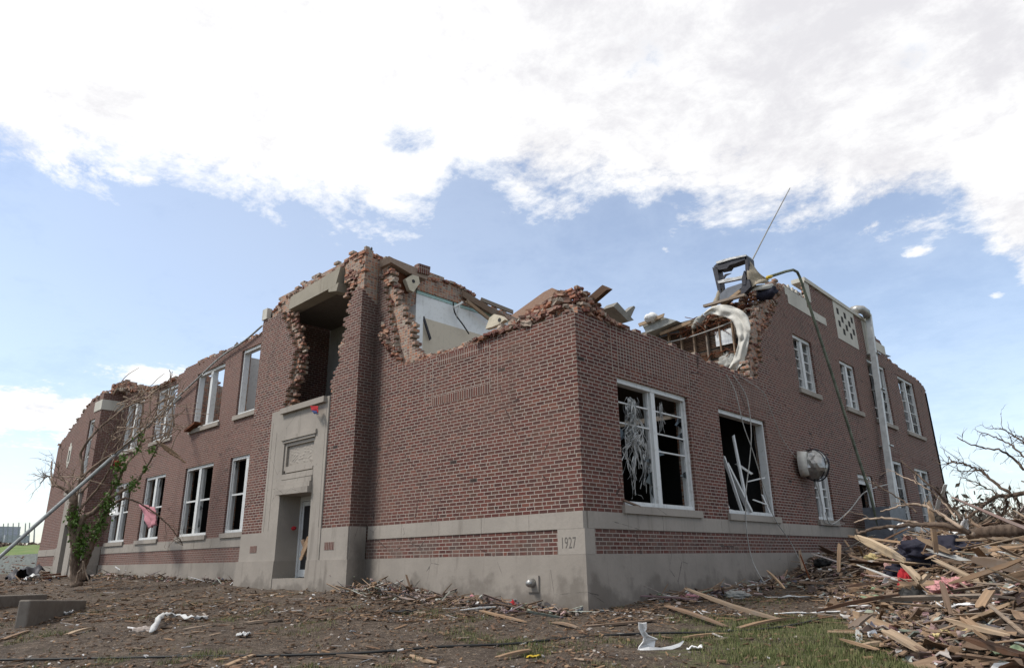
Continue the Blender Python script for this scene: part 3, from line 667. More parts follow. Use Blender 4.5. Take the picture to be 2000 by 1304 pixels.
# ------------------------------------------------------------------ interiors
def part(name, m, *boxes):
    for q in boxes: MB().box(*q).build(name, m, school)
part('upper_floor', M['deck'], (-6.05,-.36,.33,8.3,4.02,4.22), (-31.7,-6.72,.86,12,3.86,4.08), (-9,-.36,8.62,25.5,3.86,4.08), (-11.24,-6.72,TY+.35,1.62,3.80,3.93))
part('ceiling_and_blackout_slab', M['deck'], (-9,-.37,10.3,24.8,7.35,7.5), (-11.2,-6.74,TY+.36,3.4,7.05,7.22))  # first slab: unseen, added to keep the right upper windows dark; second: bay ceiling
part('partition_and_blackout_wall', M['black'], (-6.39,-.37,8.31,8.55,-1,3.86), (-12,-6.72,6,6.3,-1,3.8), (-31,-9,9,9.3,-1,3.8), (-9.2,-9.,8.5,25.8,-1,7.2),(-5.,-4.9,8.7,25.4,-1,7.2),(-15.7,-15.6,.86,6,-1,3.8),(-19.3,-19.2,.86,6,-1,3.8),(-23.1,-23.,.86,6,-1,3.8),(-26.7,-26.6,.86,6,-1,3.8),(-4.9,-.4,14.1,14.2,-1,7.2),(-4.9,-.4,20.6,20.7,-1,7.2),(-4.9,-.4,10.4,10.5,4.2,7.3),(-4.9,-.4,13.,13.1,4.2,7.2),(-4.9,-.4,17.2,17.3,4.2,7.2))  # near-black walls, most added to shut out sky and keep the windows dark
part('partition_and_blackout_wall', M['plaster_grey'], (-11.24,-6.74,1.62,1.8,3.93,7.05), (-15.62,-15.5,.9,6,4.08,6.95))
part('partition_and_blackout_wall', M['plaster_grey'], (-23.6,-23.45,.9,5,4.08,6.5))
part('plaster_wall', M['plaster_buff'], (-6.62,-6.46,1.32,8.2,4.0,6.28)); part('plaster_wall', M['plaster'], (-6.62,-6.462,1.32,8.2,6.28,6.93), (-6.46,-6.12,1.05,1.3,4.2,6.45))
part('wall_trim', M['aqua'], (-6.62,-6.44,1.32,8.2,6.93,7.02))
ragged('B', -6.40, -.28, 1.3, 7.4, 7.02, [(1.3,7.75),(2.2,7.6),(3.1,7.42),(4.2,7.25),(7.4,7.2)], jit=.06, seed=31, mats=CM, name='backing_wall', parent=school)
ragged('A', 3.2, .22, -21.5, -16.3, 4.08, [(-21.5,5.0),(-19.6,6.0),(-18.9,7.1),(-17.8,6.7),(-17.2,6.0),(-16.3,6.8)], jit=.12, seed=32, mats=CM, name='backing_wall', parent=school)
ragged('B', -19.3, -.22, .9, 4, 4.08, [(.9,7.2),(1.6,6.9),(2.6,6.0),(4,5.2)], jit=.12, seed=33, mats=CM, name='backing_wall', parent=school)
ragged('A', 1.6, .22, -26, -23.6, 4.08, [(-26,7.3),(-25,7.5),(-24.2,6.6),(-23.6,6.2)], jit=.14, seed=34, mats=CM, name='backing_wall', parent=school)
# lathed end wall of the upper storey above the wing roof
lw = MB()
lw.box(-3.7,-.36,8.50,8.56,4.22,6.5)
lw.build('lath_backing', M['deck'], school)
ll = MB()
for k in range(44):
    z = 4.3+k*.05; a = -3.6+R_.random()*.3
    while a < -.9:
        b = min(-.9, a+R_.uniform(.4, 1.6))
        if R_.random() < .86: ll.box(a, b, 8.44+R_.uniform(0,.01), 8.47, z, z+.034)
        a = b+.01
ll.build('lath', M['wood_dark'], school)
st = MB()
for x in (-3.3,-2.88,-2.46,-2.04,-1.62,-1.2,-.8): st.box(x-.022, x+.022, 8.33, 8.44, 4.22+(0 if x < -1.7 else .9), 6.58+R_.uniform(-.1,.02))
st.box(-3.7, -.36, 8.32, 8.45, 6.56, 6.62); st.box(-2.9,-1.0,8.31,8.45,5.25,5.31); st.box(-1.5,-.2,8.1,8.22,6.95,7.02)
st.build('stud_frame', M['wood'], school)
part('plaster_remnant', M['plaster'], (-1.35,-.82,8.36,8.40,5.75,6.2))
part('partition_and_blackout_wall', M['black'], (-.80,-.37,8.48,8.52,4.22,5.9))  # black panel painted in for the darkness of the door hole
# ------------------------------------------------------------------ windows
def lbox(mb, ax, face, ins, u0, u1, d0, d1, z0, z1):
    a, b = sorted((face+ins*d0, face+ins*d1))
    if ax == 'A': mb.box(u0, u1, a, b, z0, z1)
    else: mb.box(a, b, u0, u1, z0, z1)
def window(ax, face, ins, u0, u1, z0, z1, bars=(.5,), mull=True, sash=(1,1), glass=.3, lab=None, wide=.15, deep=.26, seed=0, bot=True):
    rr = random.Random(seed+int(u0*100)); F = .075; mb = MB()
    B = lambda m_, *q: lbox(m_, ax, face, ins, *q)
    B(mb,u0,u0+F,.07,deep,z0,z1); B(mb,u1-F,u1,.07,deep,z0,z1); B(mb,u0+F,u1-F,.05,deep-.02,z1-.10,z1)
    if bot: B(mb,u0+F,u1-F,.05,deep-.02,z0,z0+.09)
    um = (u0+u1)/2
    halves = [(u0+F, um-wide/2), (um+wide/2, u1-F)] if mull else [(u0+F, u1-F)]
    if mull: B(mb,um-wide/2,um+wide/2,.06,deep-.01,z0+.09,z1-.10)
    wo_ = mb.build('window', M['white'], school)
    if lab: wo_['label'] = lab
    s = MB(); gls = []
    for (a, b), on in zip(halves, sash):
        if not on: continue
        zb, zt = z0+.09, z1-.10
        B(s,a,a+.045,.12,.17,zb,zt); B(s,b-.045,b,.12,.17,zb,zt)
        for i, f in enumerate(bars):
            z = zb+(zt-zb)*f; t = .028 if f == .5 or len(bars) == 1 else .014
            if rr.random() < .85:
                if rr.random() < .25 and f != .5:
                    k1, k2 = rr.uniform(-.10,.10), rr.uniform(-.10,.10); dd_ = face+ins*.14
                    pa = (a+.045, dd_, z+k1) if ax == 'A' else (dd_, a+.045, z+k1); pb = (b-.045, dd_-ins*.03, z+k2) if ax == 'A' else (dd_-ins*.03, b-.045, z+k2); s.beam(pa, pb, .03, 2*t)
                else: B(s,a+.045,b-.045,.115,.165,z-t,z+t)
        # what glass is left: jagged shards held by the frame
        for _ in range(int(6*glass)):
            z = zb+(zt-zb)*rr.random(); L = rr.choice((a+.045, b-.045)); sg = 1 if L < (a+b)/2 else -1
            w_ = rr.uniform(.06,.3)*(b-a); h_ = rr.uniform(.1,.35)
            P = [(L,z),(L+sg*w_,z+h_*rr.uniform(.1,.5)),(L+sg*w_*.4,z+h_*.8),(L,z+h_)]
            q_ = []
            for dd in (.14,.144):
                for (uu, zz) in P: q_.append((uu, face+ins*dd, zz) if ax == 'A' else (face+ins*dd, uu, zz))
            gl = MB(); gls.append(gl); gl.add(q_, [(0,1,2,3),(7,6,5,4),(0,4,5,1),(1,5,6,2),(2,6,7,3),(3,7,4,0)])
    if s.v: s.build('sash', M['white'], wo_)
    for gl in gls: gl.build('glass_shard', M['glass'], wo_)
    si = MB(); B(si,u0-.09,u1+.09,-.07,.13,z0-.145,z0); si.build('sill', M['stone'], wo_)
    return wo_
bars5 = (.2,.4,.6,.8)
window('B',0,-1,*W1,bars=(.47,.66,.84),sash=(1,1),glass=.9,lab='twin window with shredded blinds nearest the corner')
window('B',0,-1,*W2,mull=False,sash=(0,),lab='blown out window with collapsed frame pieces')
window('B',0,-1,*LC,bars=bars5,wide=.2); window('B',0,-1,*LD,bars=bars5,glass=1,wide=.2); window('B',0,-1,*LE,bars=bars5,glass=1,wide=.2)
window('B',0,-1,*UA,bars=bars5,glass=1,wide=.18); window('B',0,-1,*UB,bars=bars5,glass=1,wide=.18); window('B',0,-1,*UC,bars=bars5,glass=1.5,wide=.18); window('B',0,-1,*UD,bars=bars5,glass=1,wide=.18)
for i, (a, b) in enumerate(Wb):
    window('A',FY,1,a,b,.88,3.27,bars=(.5,),glass=.4,wide=.2,seed=i)
    zt = (6.95,6.80,6.80,6.80)[i]
    window('A',FY,1,a,b,4.66,zt,bars=(.5,),sash=(0,0) if i < 3 else (1,0),glass=.3,wide=.18,seed=10+i,mull=i > 0)
window('A',SY,1,-27.75,-26.95,3.75,6.25,bars=(.33,.66),mull=False,sash=(1,),glass=.5)
# back boxes that keep the ground floor rooms dark, side door of the right wall
dd = MB(); dd.box(-.20,-.05,14.5,14.62,-.3,2.45); dd.box(-.20,-.05,15.83,15.95,-.3,2.45); dd.box(-.20,-.05,14.62,15.83,2.33,2.45); dfr = dd.build('door_frame', M['white'], school)
dx_ = MB(); dx_.box(-.17,-.12,14.62,15.3,-.3,1.3); dx_.box(-.17,-.12,14.62,15.83,2.15,2.33); dx_.box(-.17,-.12,15.2,15.83,-.3,.5); dx_.box(-.17,-.12,14.62,14.8,1.3,2.15); dx_.build('door', M['white'], school)
# collapsed pieces inside window W2
cw = MB(); Bx = lambda a, b, w_, h_: cw.beam(a, b, w_, h_, jag=.03)
pB = lambda px, py, d_=.0: at(px, py, 0, -d_)
Bx(pB(1418,905,.16), pB(1466,1000,.02), .13, .05); Bx(pB(1432,850,.22), pB(1462,1000,.06), .10, .04); Bx(pB(1413,890,.1), pB(1450,1000,.1), .06, .05)
Bx(pB(1438,905,.25), pB(1468,925,.0), .06, .05); Bx(pB(1424,996,.1), pB(1452,1002,.1), .05, .05); Bx(pB(1470,975,.2), pB(1498,985,.05), .03, .03)
Bx(pB(1409,960,.12), pB(1424,992,.12), .03, .03); Bx(pB(1460,940,.2), pB(1494,932,.05), .03, .03); Bx(pB(1488,965,.2), pB(1503,1000,.02), .03, .03)
o = cw.build('collapsed_frame', M['white'], school)
# ------------------------------------------------------------------ mid-wall vent stub on the foundation
vb = MB(); vb.box(-1.28,-1.02,-.075,-.045,-.62,-.34); vo = vb.build('vent_plate', M['stone'], school)
vb = MB(); vb.tube([(-1.15,-.06,-.46),(-1.15,-.17,-.47),(-1.15,-.2,-.5)], [.075,.072,.05], 12); vb.build('pipe_stub', M['zinc'], vo, smooth=True)
# ------------------------------------------------------------------ rubble: bricks torn loose
def chunk_mesh(name, sx, sy, sz, j, m, seed, cuts=1):
    rr = random.Random(seed); bm = bmesh.new(); bmesh.ops.create_cube(bm, size=1)
    if cuts: bmesh.ops.subdivide_edges(bm, edges=bm.edges, cuts=cuts, use_grid_fill=True)
    for v in bm.verts:
        v.co = Vector((v.co.x*sx+rr.uniform(-j,j), v.co.y*sy+rr.uniform(-j,j), v.co.z*sz+rr.uniform(-j,j)))
        if rr.random() < (.05 if sz < .06 else .2): v.co *= rr.uniform(.72,.95)
    me = bpy.data.meshes.new(name); bm.to_mesh(me); bm.free(); me.materials.append(m); return me
BR = [chunk_mesh('loose_brick', s*.88, .085, .052, .0025, M['loose'], i, 1 if i in (3, 4, 7) else 0) for i, s in enumerate((.2,.2,.195,.12,.1,.16,.2,.14))]
BR2 = [chunk_mesh('rubble_block', s, s*.8, s*.5, .02, M['mortar'], 20+i, 2) for i, s in enumerate((.16,.22,.12,.18))]
n_loose = 0
def put(me, name, loc, rot, sc=1., label=None, cat=None, group=None):
    o = bpy.data.objects.new(name, me); COL.objects.link(o); o.location = loc; o.rotation_euler = rot; o.scale = (sc,sc,sc)
    return tag(o, label, cat, group)
def heap(path, n, ind, label, group, spread=.16, mm='loose', flat=.20, big=.05, seed=0):
    """path: (x, y, z base, height). Loose bricks heaped along it; most in one mass, the outer ones singly."""
    rr = random.Random(seed+91); mass = MB()
    L = [(Vector(a[:2])-Vector(b[:2])).length for a, b in zip(path, path[1:])]; tot = sum(L)
    for k in range(n):
        t = rr.random()*tot; i = 0
        while t > L[i] and i < len(L)-1: t -= L[i]; i += 1
        f = t/L[i]; a, b = path[i], path[i+1]; q_ = [a[c]+(b[c]-a[c])*f for c in range(4)]
        off = rr.gauss(0, spread*.6); off = max(-spread, min(spread, off)); dirv = Vector((b[0]-a[0], b[1]-a[1], 0)).normalized(); nrm = Vector((-dirv.y, dirv.x, 0))
        hh = q_[3]*.88*(1-(abs(off)/spread)**1.5*.7); zz = q_[2]+hh*(rr.random()**.7)+.03
        loc = Vector((q_[0], q_[1], 0))+nrm*off; loc.z = zz
        rot = (rr.gauss(0, flat), rr.gauss(0, flat), rr.uniform(0, 6.3) if rr.random() < .35 else math.atan2(dirv.y, dirv.x)+rr.gauss(0, .3))
        isb = rr.random() < big; me = rr.choice(BR2 if isb else BR)
        if k < ind and not isb: put(me, 'loose_brick', loc, rot, 1., label, 'brick', group)
        else:
            mt = Matrix.Translation(loc)@Matrix.Rotation(rot[2],4,'Z')@Matrix.Rotation(rot[0],4,'X')@Matrix.Rotation(rot[1],4,'Y')
            mass.add([mt@v.co for v in me.vertices], [tuple(p.vertices) for p in me.polygons], 1 if isb else 0)
    return mass
masses = MB()
def merge(m): masses.add(m.v, m.f); 
    
def merge_m(m):
    k = len(masses.v); masses.v += m.v; masses.f += [tuple(i+k for i in f) for f in m.f]; masses.m += m.m
merge_m(heap([(-2.7,.20,4.36,.05),(-1.9,.28,4.36,.28),(-1.2,.32,4.36,.52),(-.5,.34,4.36,.74),(-.18,.34,4.36,.76)], 620, 46, 'loose brick in the heap on the broken corner of the low wing', 'bricks heaped on the wing corner', .3, seed=1))
merge_m(heap([(-.18,.30,4.36,.76),(-.18,.8,4.36,.56),(-.2,1.3,4.36,.22),(-.2,1.7,4.36,.05)], 330, 26, 'loose brick in the heap on the broken corner of the low wing', 'bricks heaped on the wing corner', .2, seed=2))
merge_m(heap([(-5.6,.18,4.34,.25),(-4.9,.2,4.34,.16),(-4.0,.22,4.34,.08),(-2.7,.22,4.34,.12)], 330, 44, 'loose brick lying on the low front wall beside the entrance bay', 'bricks lying on the low front wall', .14, seed=3))
merge_m(heap([(-11.3,-.25,7.12,.12),(-10.4,-.25,7.38,.14),(-8.6,-.22,7.44,.14),(-7.4,-.2,7.46,.18),(-6.6,-.1,7.48,.22)], 420, 40, 'loose brick on the crumbling top of the near entrance bay', 'bricks on top of the near entrance bay', .13, seed=4))
merge_m(heap([(-6.55,-.1,7.45,.22),(-6.55,.6,7.45,.2),(-6.55,1.3,7.3,.2),(-6.5,2.6,7.5,.12),(-6.5,3.4,7.35,.12)], 330, 22, 'loose brick on the wall end behind the near entrance bay', 'bricks behind the near entrance bay', .13, seed=5))
merge_m(heap([(-6.1,.05,5.2,.6),(-5.8,.12,4.8,.5),(-5.4,.15,4.5,.3)], 130, 14, 'loose brick in the ragged notch between entrance bay and low wing', 'bricks in the notch beside the entrance bay', .14, flat=.25, seed=6))
merge_m(heap([(-.2,8.1,4.6,.5),(-.2,8.5,5.4,.6),(-.2,9.1,6.3,.5),(-.2,9.7,7.0,.5),(-.2,10.3,7.6,.4),(-.25,11.4,7.9,.22),(-.25,12.3,8.0,.22)], 460, 36, 'loose brick along the torn edge of the right hand upper wall', 'bricks along the torn edge of the right wall', .12, seed=7))
merge_m(heap([(-.2,7.0,4.36,.08),(-.2,5.0,4.36,.08),(-.3,3.4,4.36,.08)], 90, 8, 'loose brick left on the parapet above the second wing window', 'bricks on the wing parapet', .15, seed=8))
merge_m(heap([(-1.9,9.2,6.6,.4),(-.9,9.2,6.9,.7),(-.3,9.6,7.0,.7)], 200, 0, '', '', .5, seed=9))
merge_m(heap([(-.2,20.3,7.5,.12),(-.2,22.5,7.38,.1),(-.2,25.5,7.25,.12)], 120, 0, '', '', .15, seed=10))
merge_m(heap([(-26.4,.0,7.25,.5),(-26.0,.3,7.35,.55),(-25.2,.65,7.3,.35),(-24.0,.68,7.0,.3),(-22.3,.68,6.9,.2),(-20.6,.68,6.95,.15)], 420, 14, 'dusty loose brick on the peak beside the far bay', 'bricks on the far bay peak', .3, big=.3, seed=11))
merge_m(heap([(-19.8,.68,7.2,.08),(-16,.68,7.2,.08),(-11.7,.68,7.3,.12)], 200, 10, 'loose brick along the top of the long front wall', 'bricks along the long front wall', .15, big=.2, seed=12))
merge_m(heap([(-32,-.25,5.5,.08),(-30.5,-.25,6.2,.08),(-28.5,-.25,7.0,.1),(-26.6,-.25,7.2,.15)], 150, 0, '', '', .15, big=.2, seed=13))
mo = masses.build('brick_rubble', [M['loose'], M['mortar']]); tag(mo, kind='stuff', label='mass of broken brick and mortar on the wall tops', cat='rubble')
# toothed bricks sticking out of the torn edges
tt = MB(); rr = random.Random(5)
def tooth(ax, face, u, z, out):
    L = rr.uniform(.09,.2); 
    if ax == 'A': tt.box(u-L/2, u+L/2, face-out, face+.09, z, z+.058)
    else: tt.box(face-.09, face+out, u-L/2, u+L/2, z, z+.058)
for k in range(60): z = math.floor(rr.uniform(4.5,7.2)/BC)*BC; tooth('A', .10, interp([(4.4,-5.5),(5.4,-5.7),(6.5,-5.85),(7.3,-6.1)], z)+rr.gauss(-.1,.12), z+.004, rr.uniform(-.02,.08))
for k in range(46): z = math.floor(rr.uniform(4.0,6.9)/BC)*BC; tooth('A', TY+.10, interp([(3.95,-9.75),(4.9,-9.4),(5.7,-9.4),(6.9,-10.1)], z)+rr.gauss(0,.09), z+.004, rr.uniform(-.06,.04))
for k in range(170):
    z = math.floor(rr.uniform(6.6,8.0)/BC)*BC; u_ = rr.uniform(-7.4,-6.5) if k % 3 else rr.uniform(-11.3,-7.3)
    if u_ < -7.3 and z < 7.5 and u_ > -10.1: continue
    if z > interp(profT, u_)+.02: continue
    tooth('A', TY+.1, u_, z+.004, rr.uniform(-.02,.05))
for k in range(70): z = math.floor(rr.uniform(4.6,7.8)/BC)*BC; tooth('B', -.10, interp([(4.6,7.9),(5.5,8.2),(6.3,9.0),(7.8,10.3)], z)+rr.gauss(-.12,.13), z+.004, rr.uniform(-.05,.09))
tag(tt.build('toothed_brick', M['loose'], school), kind='stuff')
# ------------------------------------------------------------------ things on and over the roof line
def ribbon(px, ax, val, wid, seed=0, folds=.03, n=7):
    """a hanging strip: px = [(x, y)], at the plane, width in metres across"""
    P = [at(x, y, ax, val+dv) for x, y, dv in px]; rows = []
    from_ = []
    for i in range(len(P)-1):
        for s in range(6): from_.append(P[i].lerp(P[i+1], s/6))
    from_.append(P[-1])
    sm = [sum((from_[max(0, min(len(from_)-1, i+k))] for k in (-2,-1,0,1,2)), Vector())/5 for i in range(len(from_))]
    for i, p in enumerate(sm):
        t = (sm[min(i+1, len(sm)-1)]-sm[max(i-1, 0)]).normalized(); sidev = t.cross(CF if ax == 1 else Vector((1,0,0)))
        sidev = t.cross(Vector((0,-1,0)) if ax == 1 else Vector((1,0,0))).normalized()
        w_ = wid[min(len(wid)-1, int(i/len(sm)*len(wid)))] if hasattr(wid, '__len__') else wid
        outv = sidev.cross(t).normalized()
        rows.append([p+sidev*(w_*(j/(n-1)-.5))+outv*(folds*math.sin(j*.9+i*.22+seed)+.5*folds*noise.noise(p*4+Vector((j,0,seed)))) for j in range(n)])
    return rows
OE = [(1374,612),(1388,601),(1410,595),(1436,600),(1458,615),(1466,642),(1463,664),(1455,702),(1443,718),(1429,732)]
IE = [(1377,618),(1392,613),(1405,617),(1424,622),(1434,634),(1440,652),(1442,668),(1435,695),(1427,711),(1418,727)]
def resamp(pts, n): P_ = sag([Vector((x, y, 0)) for x, y in pts], 6); return [P_[round(i*(len(P_)-1)/(n-1))] for i in range(n)]
oe_, ie_ = resamp(OE, 46), resamp(IE, 46); mb = MB(); rows = []
for i, (o1, i1) in enumerate(zip(oe_, ie_)):
    row = []
    for j in range(13):
        f = j/12; q_ = i1.lerp(o1, f); dep = 7.95-.35*math.sin(i/45*2.2)+.03*math.sin(f*5+i*.10+1.5*noise.noise(Vector((i*.12,0,3))))+.13*noise.noise(Vector((f*3,i*.22,1)))
        row.append(at(q_.x+1.5*noise.noise(Vector((f*4,i*.3,7))), q_.y+1.5*noise.noise(Vector((f*4,i*.3,9))), 1, dep))
    rows.append(row)
mb.grid(rows)
thing(mb, 'membrane_strip', M['membrane'], 'long white roofing membrane strip hanging over the torn upper corner', 'roofing strip', smooth=True, solid=.012)
mb = MB(); mb.grid(ribbon([(1350,640,0),(1362,628,0),(1378,616,0)], 1, 8.3, (.2,.28,.2), 4, .05)); thing(mb, 'membrane_scrap', M['membrane_grey'], 'grey scrap of roofing lying left of the white strip', 'roofing scrap', smooth=True, solid=.012)
mb = MB(); mb.grid(ribbon([(1384,612,0),(1396,592,.1),(1404,574,.2),(1409,560,.3)], 1, 8.4, (.12,.2,.16,.1), 3, .04)); thing(mb, 'membrane_scrap', M['tan_felt'], 'narrow beige roofing flap rising to the foot of the metal housing', 'roofing scrap', smooth=True, solid=.012)
mb = MB(); rr0 = random.Random(2)
for k in range(150):
    a = Vector((rr0.uniform(-2.6,-.5), 8.30+rr0.uniform(-.15,.1), rr0.uniform(4.7,5.6) if k % 2 else rr0.uniform(6.35,6.75))); b = a+Vector((rr0.gauss(0,.25), rr0.gauss(0,.08), rr0.gauss(-.08,.16))); mb.beam(a, b, rr0.uniform(.01,.035), rr0.uniform(.008,.02))
tag(mb.build('splintered_lath', M['rust']), kind='stuff', label='hanging rusty brown lath and fibre under the torn roof edge', cat='debris')
# mangled sheet metal housing standing on the broken roof
hv = empty('roof_housing', at(1430, 590, 1, 8.6), 'mangled dark sheet metal housing standing open against the sky', 'roof unit')
YH = 8.6
def pl_(pts, d=.0): return [at(x, y, 1, YH+d) for x, y in pts]
def slab(mb, pts, th=.05, d=0., m=0):
    A = [at(x, y, 1, YH+d) for x, y in pts]; Bk = [a+Vector((0, th, 0)) for a in A]; n = len(A)
    mb.add(A+Bk, [tuple(range(n))[::-1], tuple(range(n, 2*n))]+[(i, (i+1) % n, (i+1) % n+n, i+n) for i in range(n)], m)
mb = MB(); slab(mb, [(1391,522),(1401,523),(1406,560),(1412,590),(1411,600),(1404,578)], .35); slab(mb, [(1455,499),(1459,500),(1464,545),(1462,556),(1456,545)], .45)
slab(mb, [(1393,521),(1402,512),(1412,507),(1411,516),(1426,508),(1456,499),(1458,506),(1437,514),(1424,518),(1420,524),(1405,527)], .30); mb.build('housing_frame', M['dark_metal'], hv)
mb = MB(); slab(mb, [(1398,511),(1425,503),(1457,497),(1457,500),(1430,506),(1400,515)], .38, -.04); mb.build('housing_lid', M['zinc'], hv)
mb = MB(); slab(mb, [(1405,575),(1420,562),(1438,556),(1450,552),(1448,562),(1430,577),(1412,592),(1405,588)], .2, -.06); mb.build('crushed_panel', M['grey_box'], hv); mb = MB(); slab(mb, [(1401,549),(1420,543),(1437,541),(1452,537),(1449,544),(1434,547),(1415,551),(1403,553)], .12, -.1); mb.build('bent_panel', M['zinc'], hv)
mb = MB(); slab(mb, [(1448,545),(1453,528),(1457,540),(1456,556),(1450,556)], .15, -.12); mb.build('torn_flap', M['dark_metal'], hv); mb = MB(); slab(mb, [(1411,541),(1416,535),(1428,533),(1418,538),(1413,545)], .04, -.1); mb.build('torn_flap', M['dark_metal'], hv); mb = MB(); slab(mb, [(1452,548),(1463,545),(1466,560),(1456,570),(1444,580),(1447,565)], .2, -.1); mb.build('torn_flap', M['dark_metal'], hv)
mb = MB(); rows = []
for i in range(9):
    t = i/8; top_ = at(1459+t*42, 503+t*42+6*math.sin(t*3), 1, YH+.1+.3*t); bot = at(1462+t*38, 562-t*12, 1, YH-.1+.3*t)
    rows.append([top_.lerp(bot, j/6)+Vector((0, .08*math.sin(t*7+j*1.3), 0)) for j in range(7)])
mb.grid(rows); thing(mb, 'roof_tarpaulin', M['tan_felt'], 'khaki roofing sheet draped from the metal housing', 'roofing sheet', smooth=True, solid=.015)
mb = MB(); mb.grid(ribbon([(1452,572,0),(1470,563,0),(1490,560,0),(1512,557,.3)], 1, 8.7, .16, 2, .02)); thing(mb, 'membrane_scrap', M['membrane'], 'pale roofing scrap on the bricks under the yellow pipe end', 'roofing scrap', smooth=True, solid=.012)
mb = MB(); mb.tube([at(1463,520,1,9.0), at(1500,448,1,9.3), at(1543,367,1,9.5)], [.022,.018,.014], 6); thing(mb, 'antenna_rod', M['cable_grey'], 'thin bent metal rod leaning up from the roof housing', 'rod')
mb = MB(); mb.tube([at(1501,541,0,.25), at(1535,530,0,.28), at(1549,527,0,.30), at(1557,531,0,.30), at(1562,541,0,.30), at(1582,600,0,.4), at(1628,740,0,.5), at(1672,880,0,.6), at(1700,965,0,.65), at(1716,1032,0,.7)], [.043]*10, 10)
gp = thing(mb, 'bent_pipe', M['green_pipe'], 'long green pipe bent over the parapet and leaning on the right wall', 'pipe', smooth=True)
mb = MB(); mb.tube([at(1499,542,0,.25), at(1506,540,0,.25)], .052, 10); mb.build('pipe_end', M['yellow'], None, True); pe = bpy.data.objects['pipe_end']; pe.parent = gp; pe.location = -gp.location
# tall pale vent duct with goose neck hood
mb = MB(); a = at(1694,612,0,.22); b = at(1746,992,0,.26); mb.beam(a+Vector((0,.10,0)), b+Vector((0,.10,0)), .19, .19, Vector((0,1,0)))
vd = thing(mb, 'vent_duct', M['vent_white'], 'tall pale metal duct standing against the right wall from ground to parapet', 'duct')
mb = MB(); mb.tube([at(1664,606,0,-.2), at(1674,604,0,0), at(1684,605,0,.15), at(1691,610,0,.22), at(1695,620,0,.24)], [.15,.16,.165,.16,.13], 12); o = mb.build('duct_hood', M['zinc'], None, True); o.parent = vd; o.location = -vd.location
mb = MB()
for py in (690, 760, 870): p = at(1697+(py-612)*.137, py, 0, .25); mb.box(-.0, .40, p.y-.08, p.y+.28, p.z-.02, p.z+.02)
o = mb.build('wall_strap', M['zinc'], None); o.parent = vd; o.location = -vd.location
# crumpled metal cowl wrapped at the wall
def lump(name, c, sx, sy, sz, amp, m, label, cat, fq=2.2, seed=0, sub=4, group=None, crumple=0.):
    bm = bmesh.new(); bmesh.ops.create_icosphere(bm, subdivisions=sub, radius=1)
    for v in bm.verts:
        n_ = noise.noise(v.co*fq+Vector((seed,0,0)))+.5*noise.noise(v.co*fq*2.3+Vector((seed,7,0)))
        r_ = noise.noise(v.co*fq*1.3+Vector((0,seed,3))); rd = 1-abs(r_)*2.2
        k = 1+amp*n_+crumple*rd
        v.co = Vector((v.co.x*sx*k, v.co.y*sy*k, v.co.z*sz*k))
    me = bpy.data.meshes.new(name); bm.to_mesh(me); bm.free(); me.materials.append(m); me.polygons.foreach_set('use_smooth', [True]*len(me.polygons))
    o = bpy.data.objects.new(name, me); COL.objects.link(o); o.location = c; return tag(o, label, cat, group)
cwl = lump('crumpled_cowl', at(1592,908,0,.35), .30, .46, .36, .28, M['zinc'], 'crumpled silver metal cowl jutting from the right wall', 'metal cowl', 1.15, 3, 3, None, .16)
cwl.data.polygons.foreach_set('use_smooth', [False]*len(cwl.data.polygons))
bd_ = MB()
for yy, rr_ in ((-.16,.42),(.02,.44),(.18,.40)): bd_.tube([Vector((.35+rr_*.80*math.cos(a_), cwl.location.y+yy+.03*math.sin(a_*3), cwl.location.z+rr_*math.sin(a_))) for a_ in np.linspace(0,6.283,22)], .014, 5)
o = bd_.build('cowl_band', M['dark_metal'], None, True); o.parent = cwl; o.location = -cwl.location
mb = MB(); c = at(1562,906,0,.05); mb.tube([c, c+Vector((.22,.05,0))], [.36,.33], 20); o = mb.build('cowl_collar', M['membrane'], None, True); o.parent = cwl; o.location = -cwl.location
# cables
def cable(px, r, m, label, name='cable', ax=0, v=.04, cat='cable'):
    mb = MB(); mb.tube(sag([at(q_[0], q_[1], ax, q_[2] if len(q_) > 2 else v) for q_ in px]), r, 6); return thing(mb, name, M[m], label, cat, smooth=True)
cable([(1418,731,.02),(1436,765,.12),(1452,830,.18),(1470,880,.2),(1495,960,.2),(1512,1010,.12),(1545,1060,.1),(1570,1112,.3)], .012, 'cable_grey', 'loose grey cable crossing the empty window down to the ground')
cable([(1432,733,.02),(1458,775,.12),(1467,840,.16),(1464,900,.14),(1457,960,.12),(1458,1030,.1),(1470,1095,.12),(1500,1150,.6)], .013, 'cable_grey', 'loose grey cable hanging straight below the white strip')
cable([(1445,735,.02),(1490,765,.1),(1505,800,.1),(1530,860,.06),(1565,905,.1)], .010, 'cable_grey', 'thin grey cable drooping towards the crumpled silver cowl')
cable([(1612,1000,.15),(1625,1023,.2),(1660,995,.35),(1690,960,.5),(1735,945,.5)], .018, 'cable_grey', 'pale cable looping from the small window to the vent duct')
cable([(1590,935,.2),(1606,985,.1),(1612,1020,.1),(1650,1022,.3)], .010, 'cable_grey', 'thin cable hanging beside the small lower window')
cable([(1285,672,8.3),(1340,660,8.2),(1400,640,8.1),(1430,628,8.0)], .018, 'cable_grey', 'pale conduit stretched across the bare stud wall', ax=1)
cable([(1836,872,-.1),(1870,895,1.2),(1930,935,3.5)], .012, 'cable_grey', 'thin wire running from the far wall end to the fallen branches')
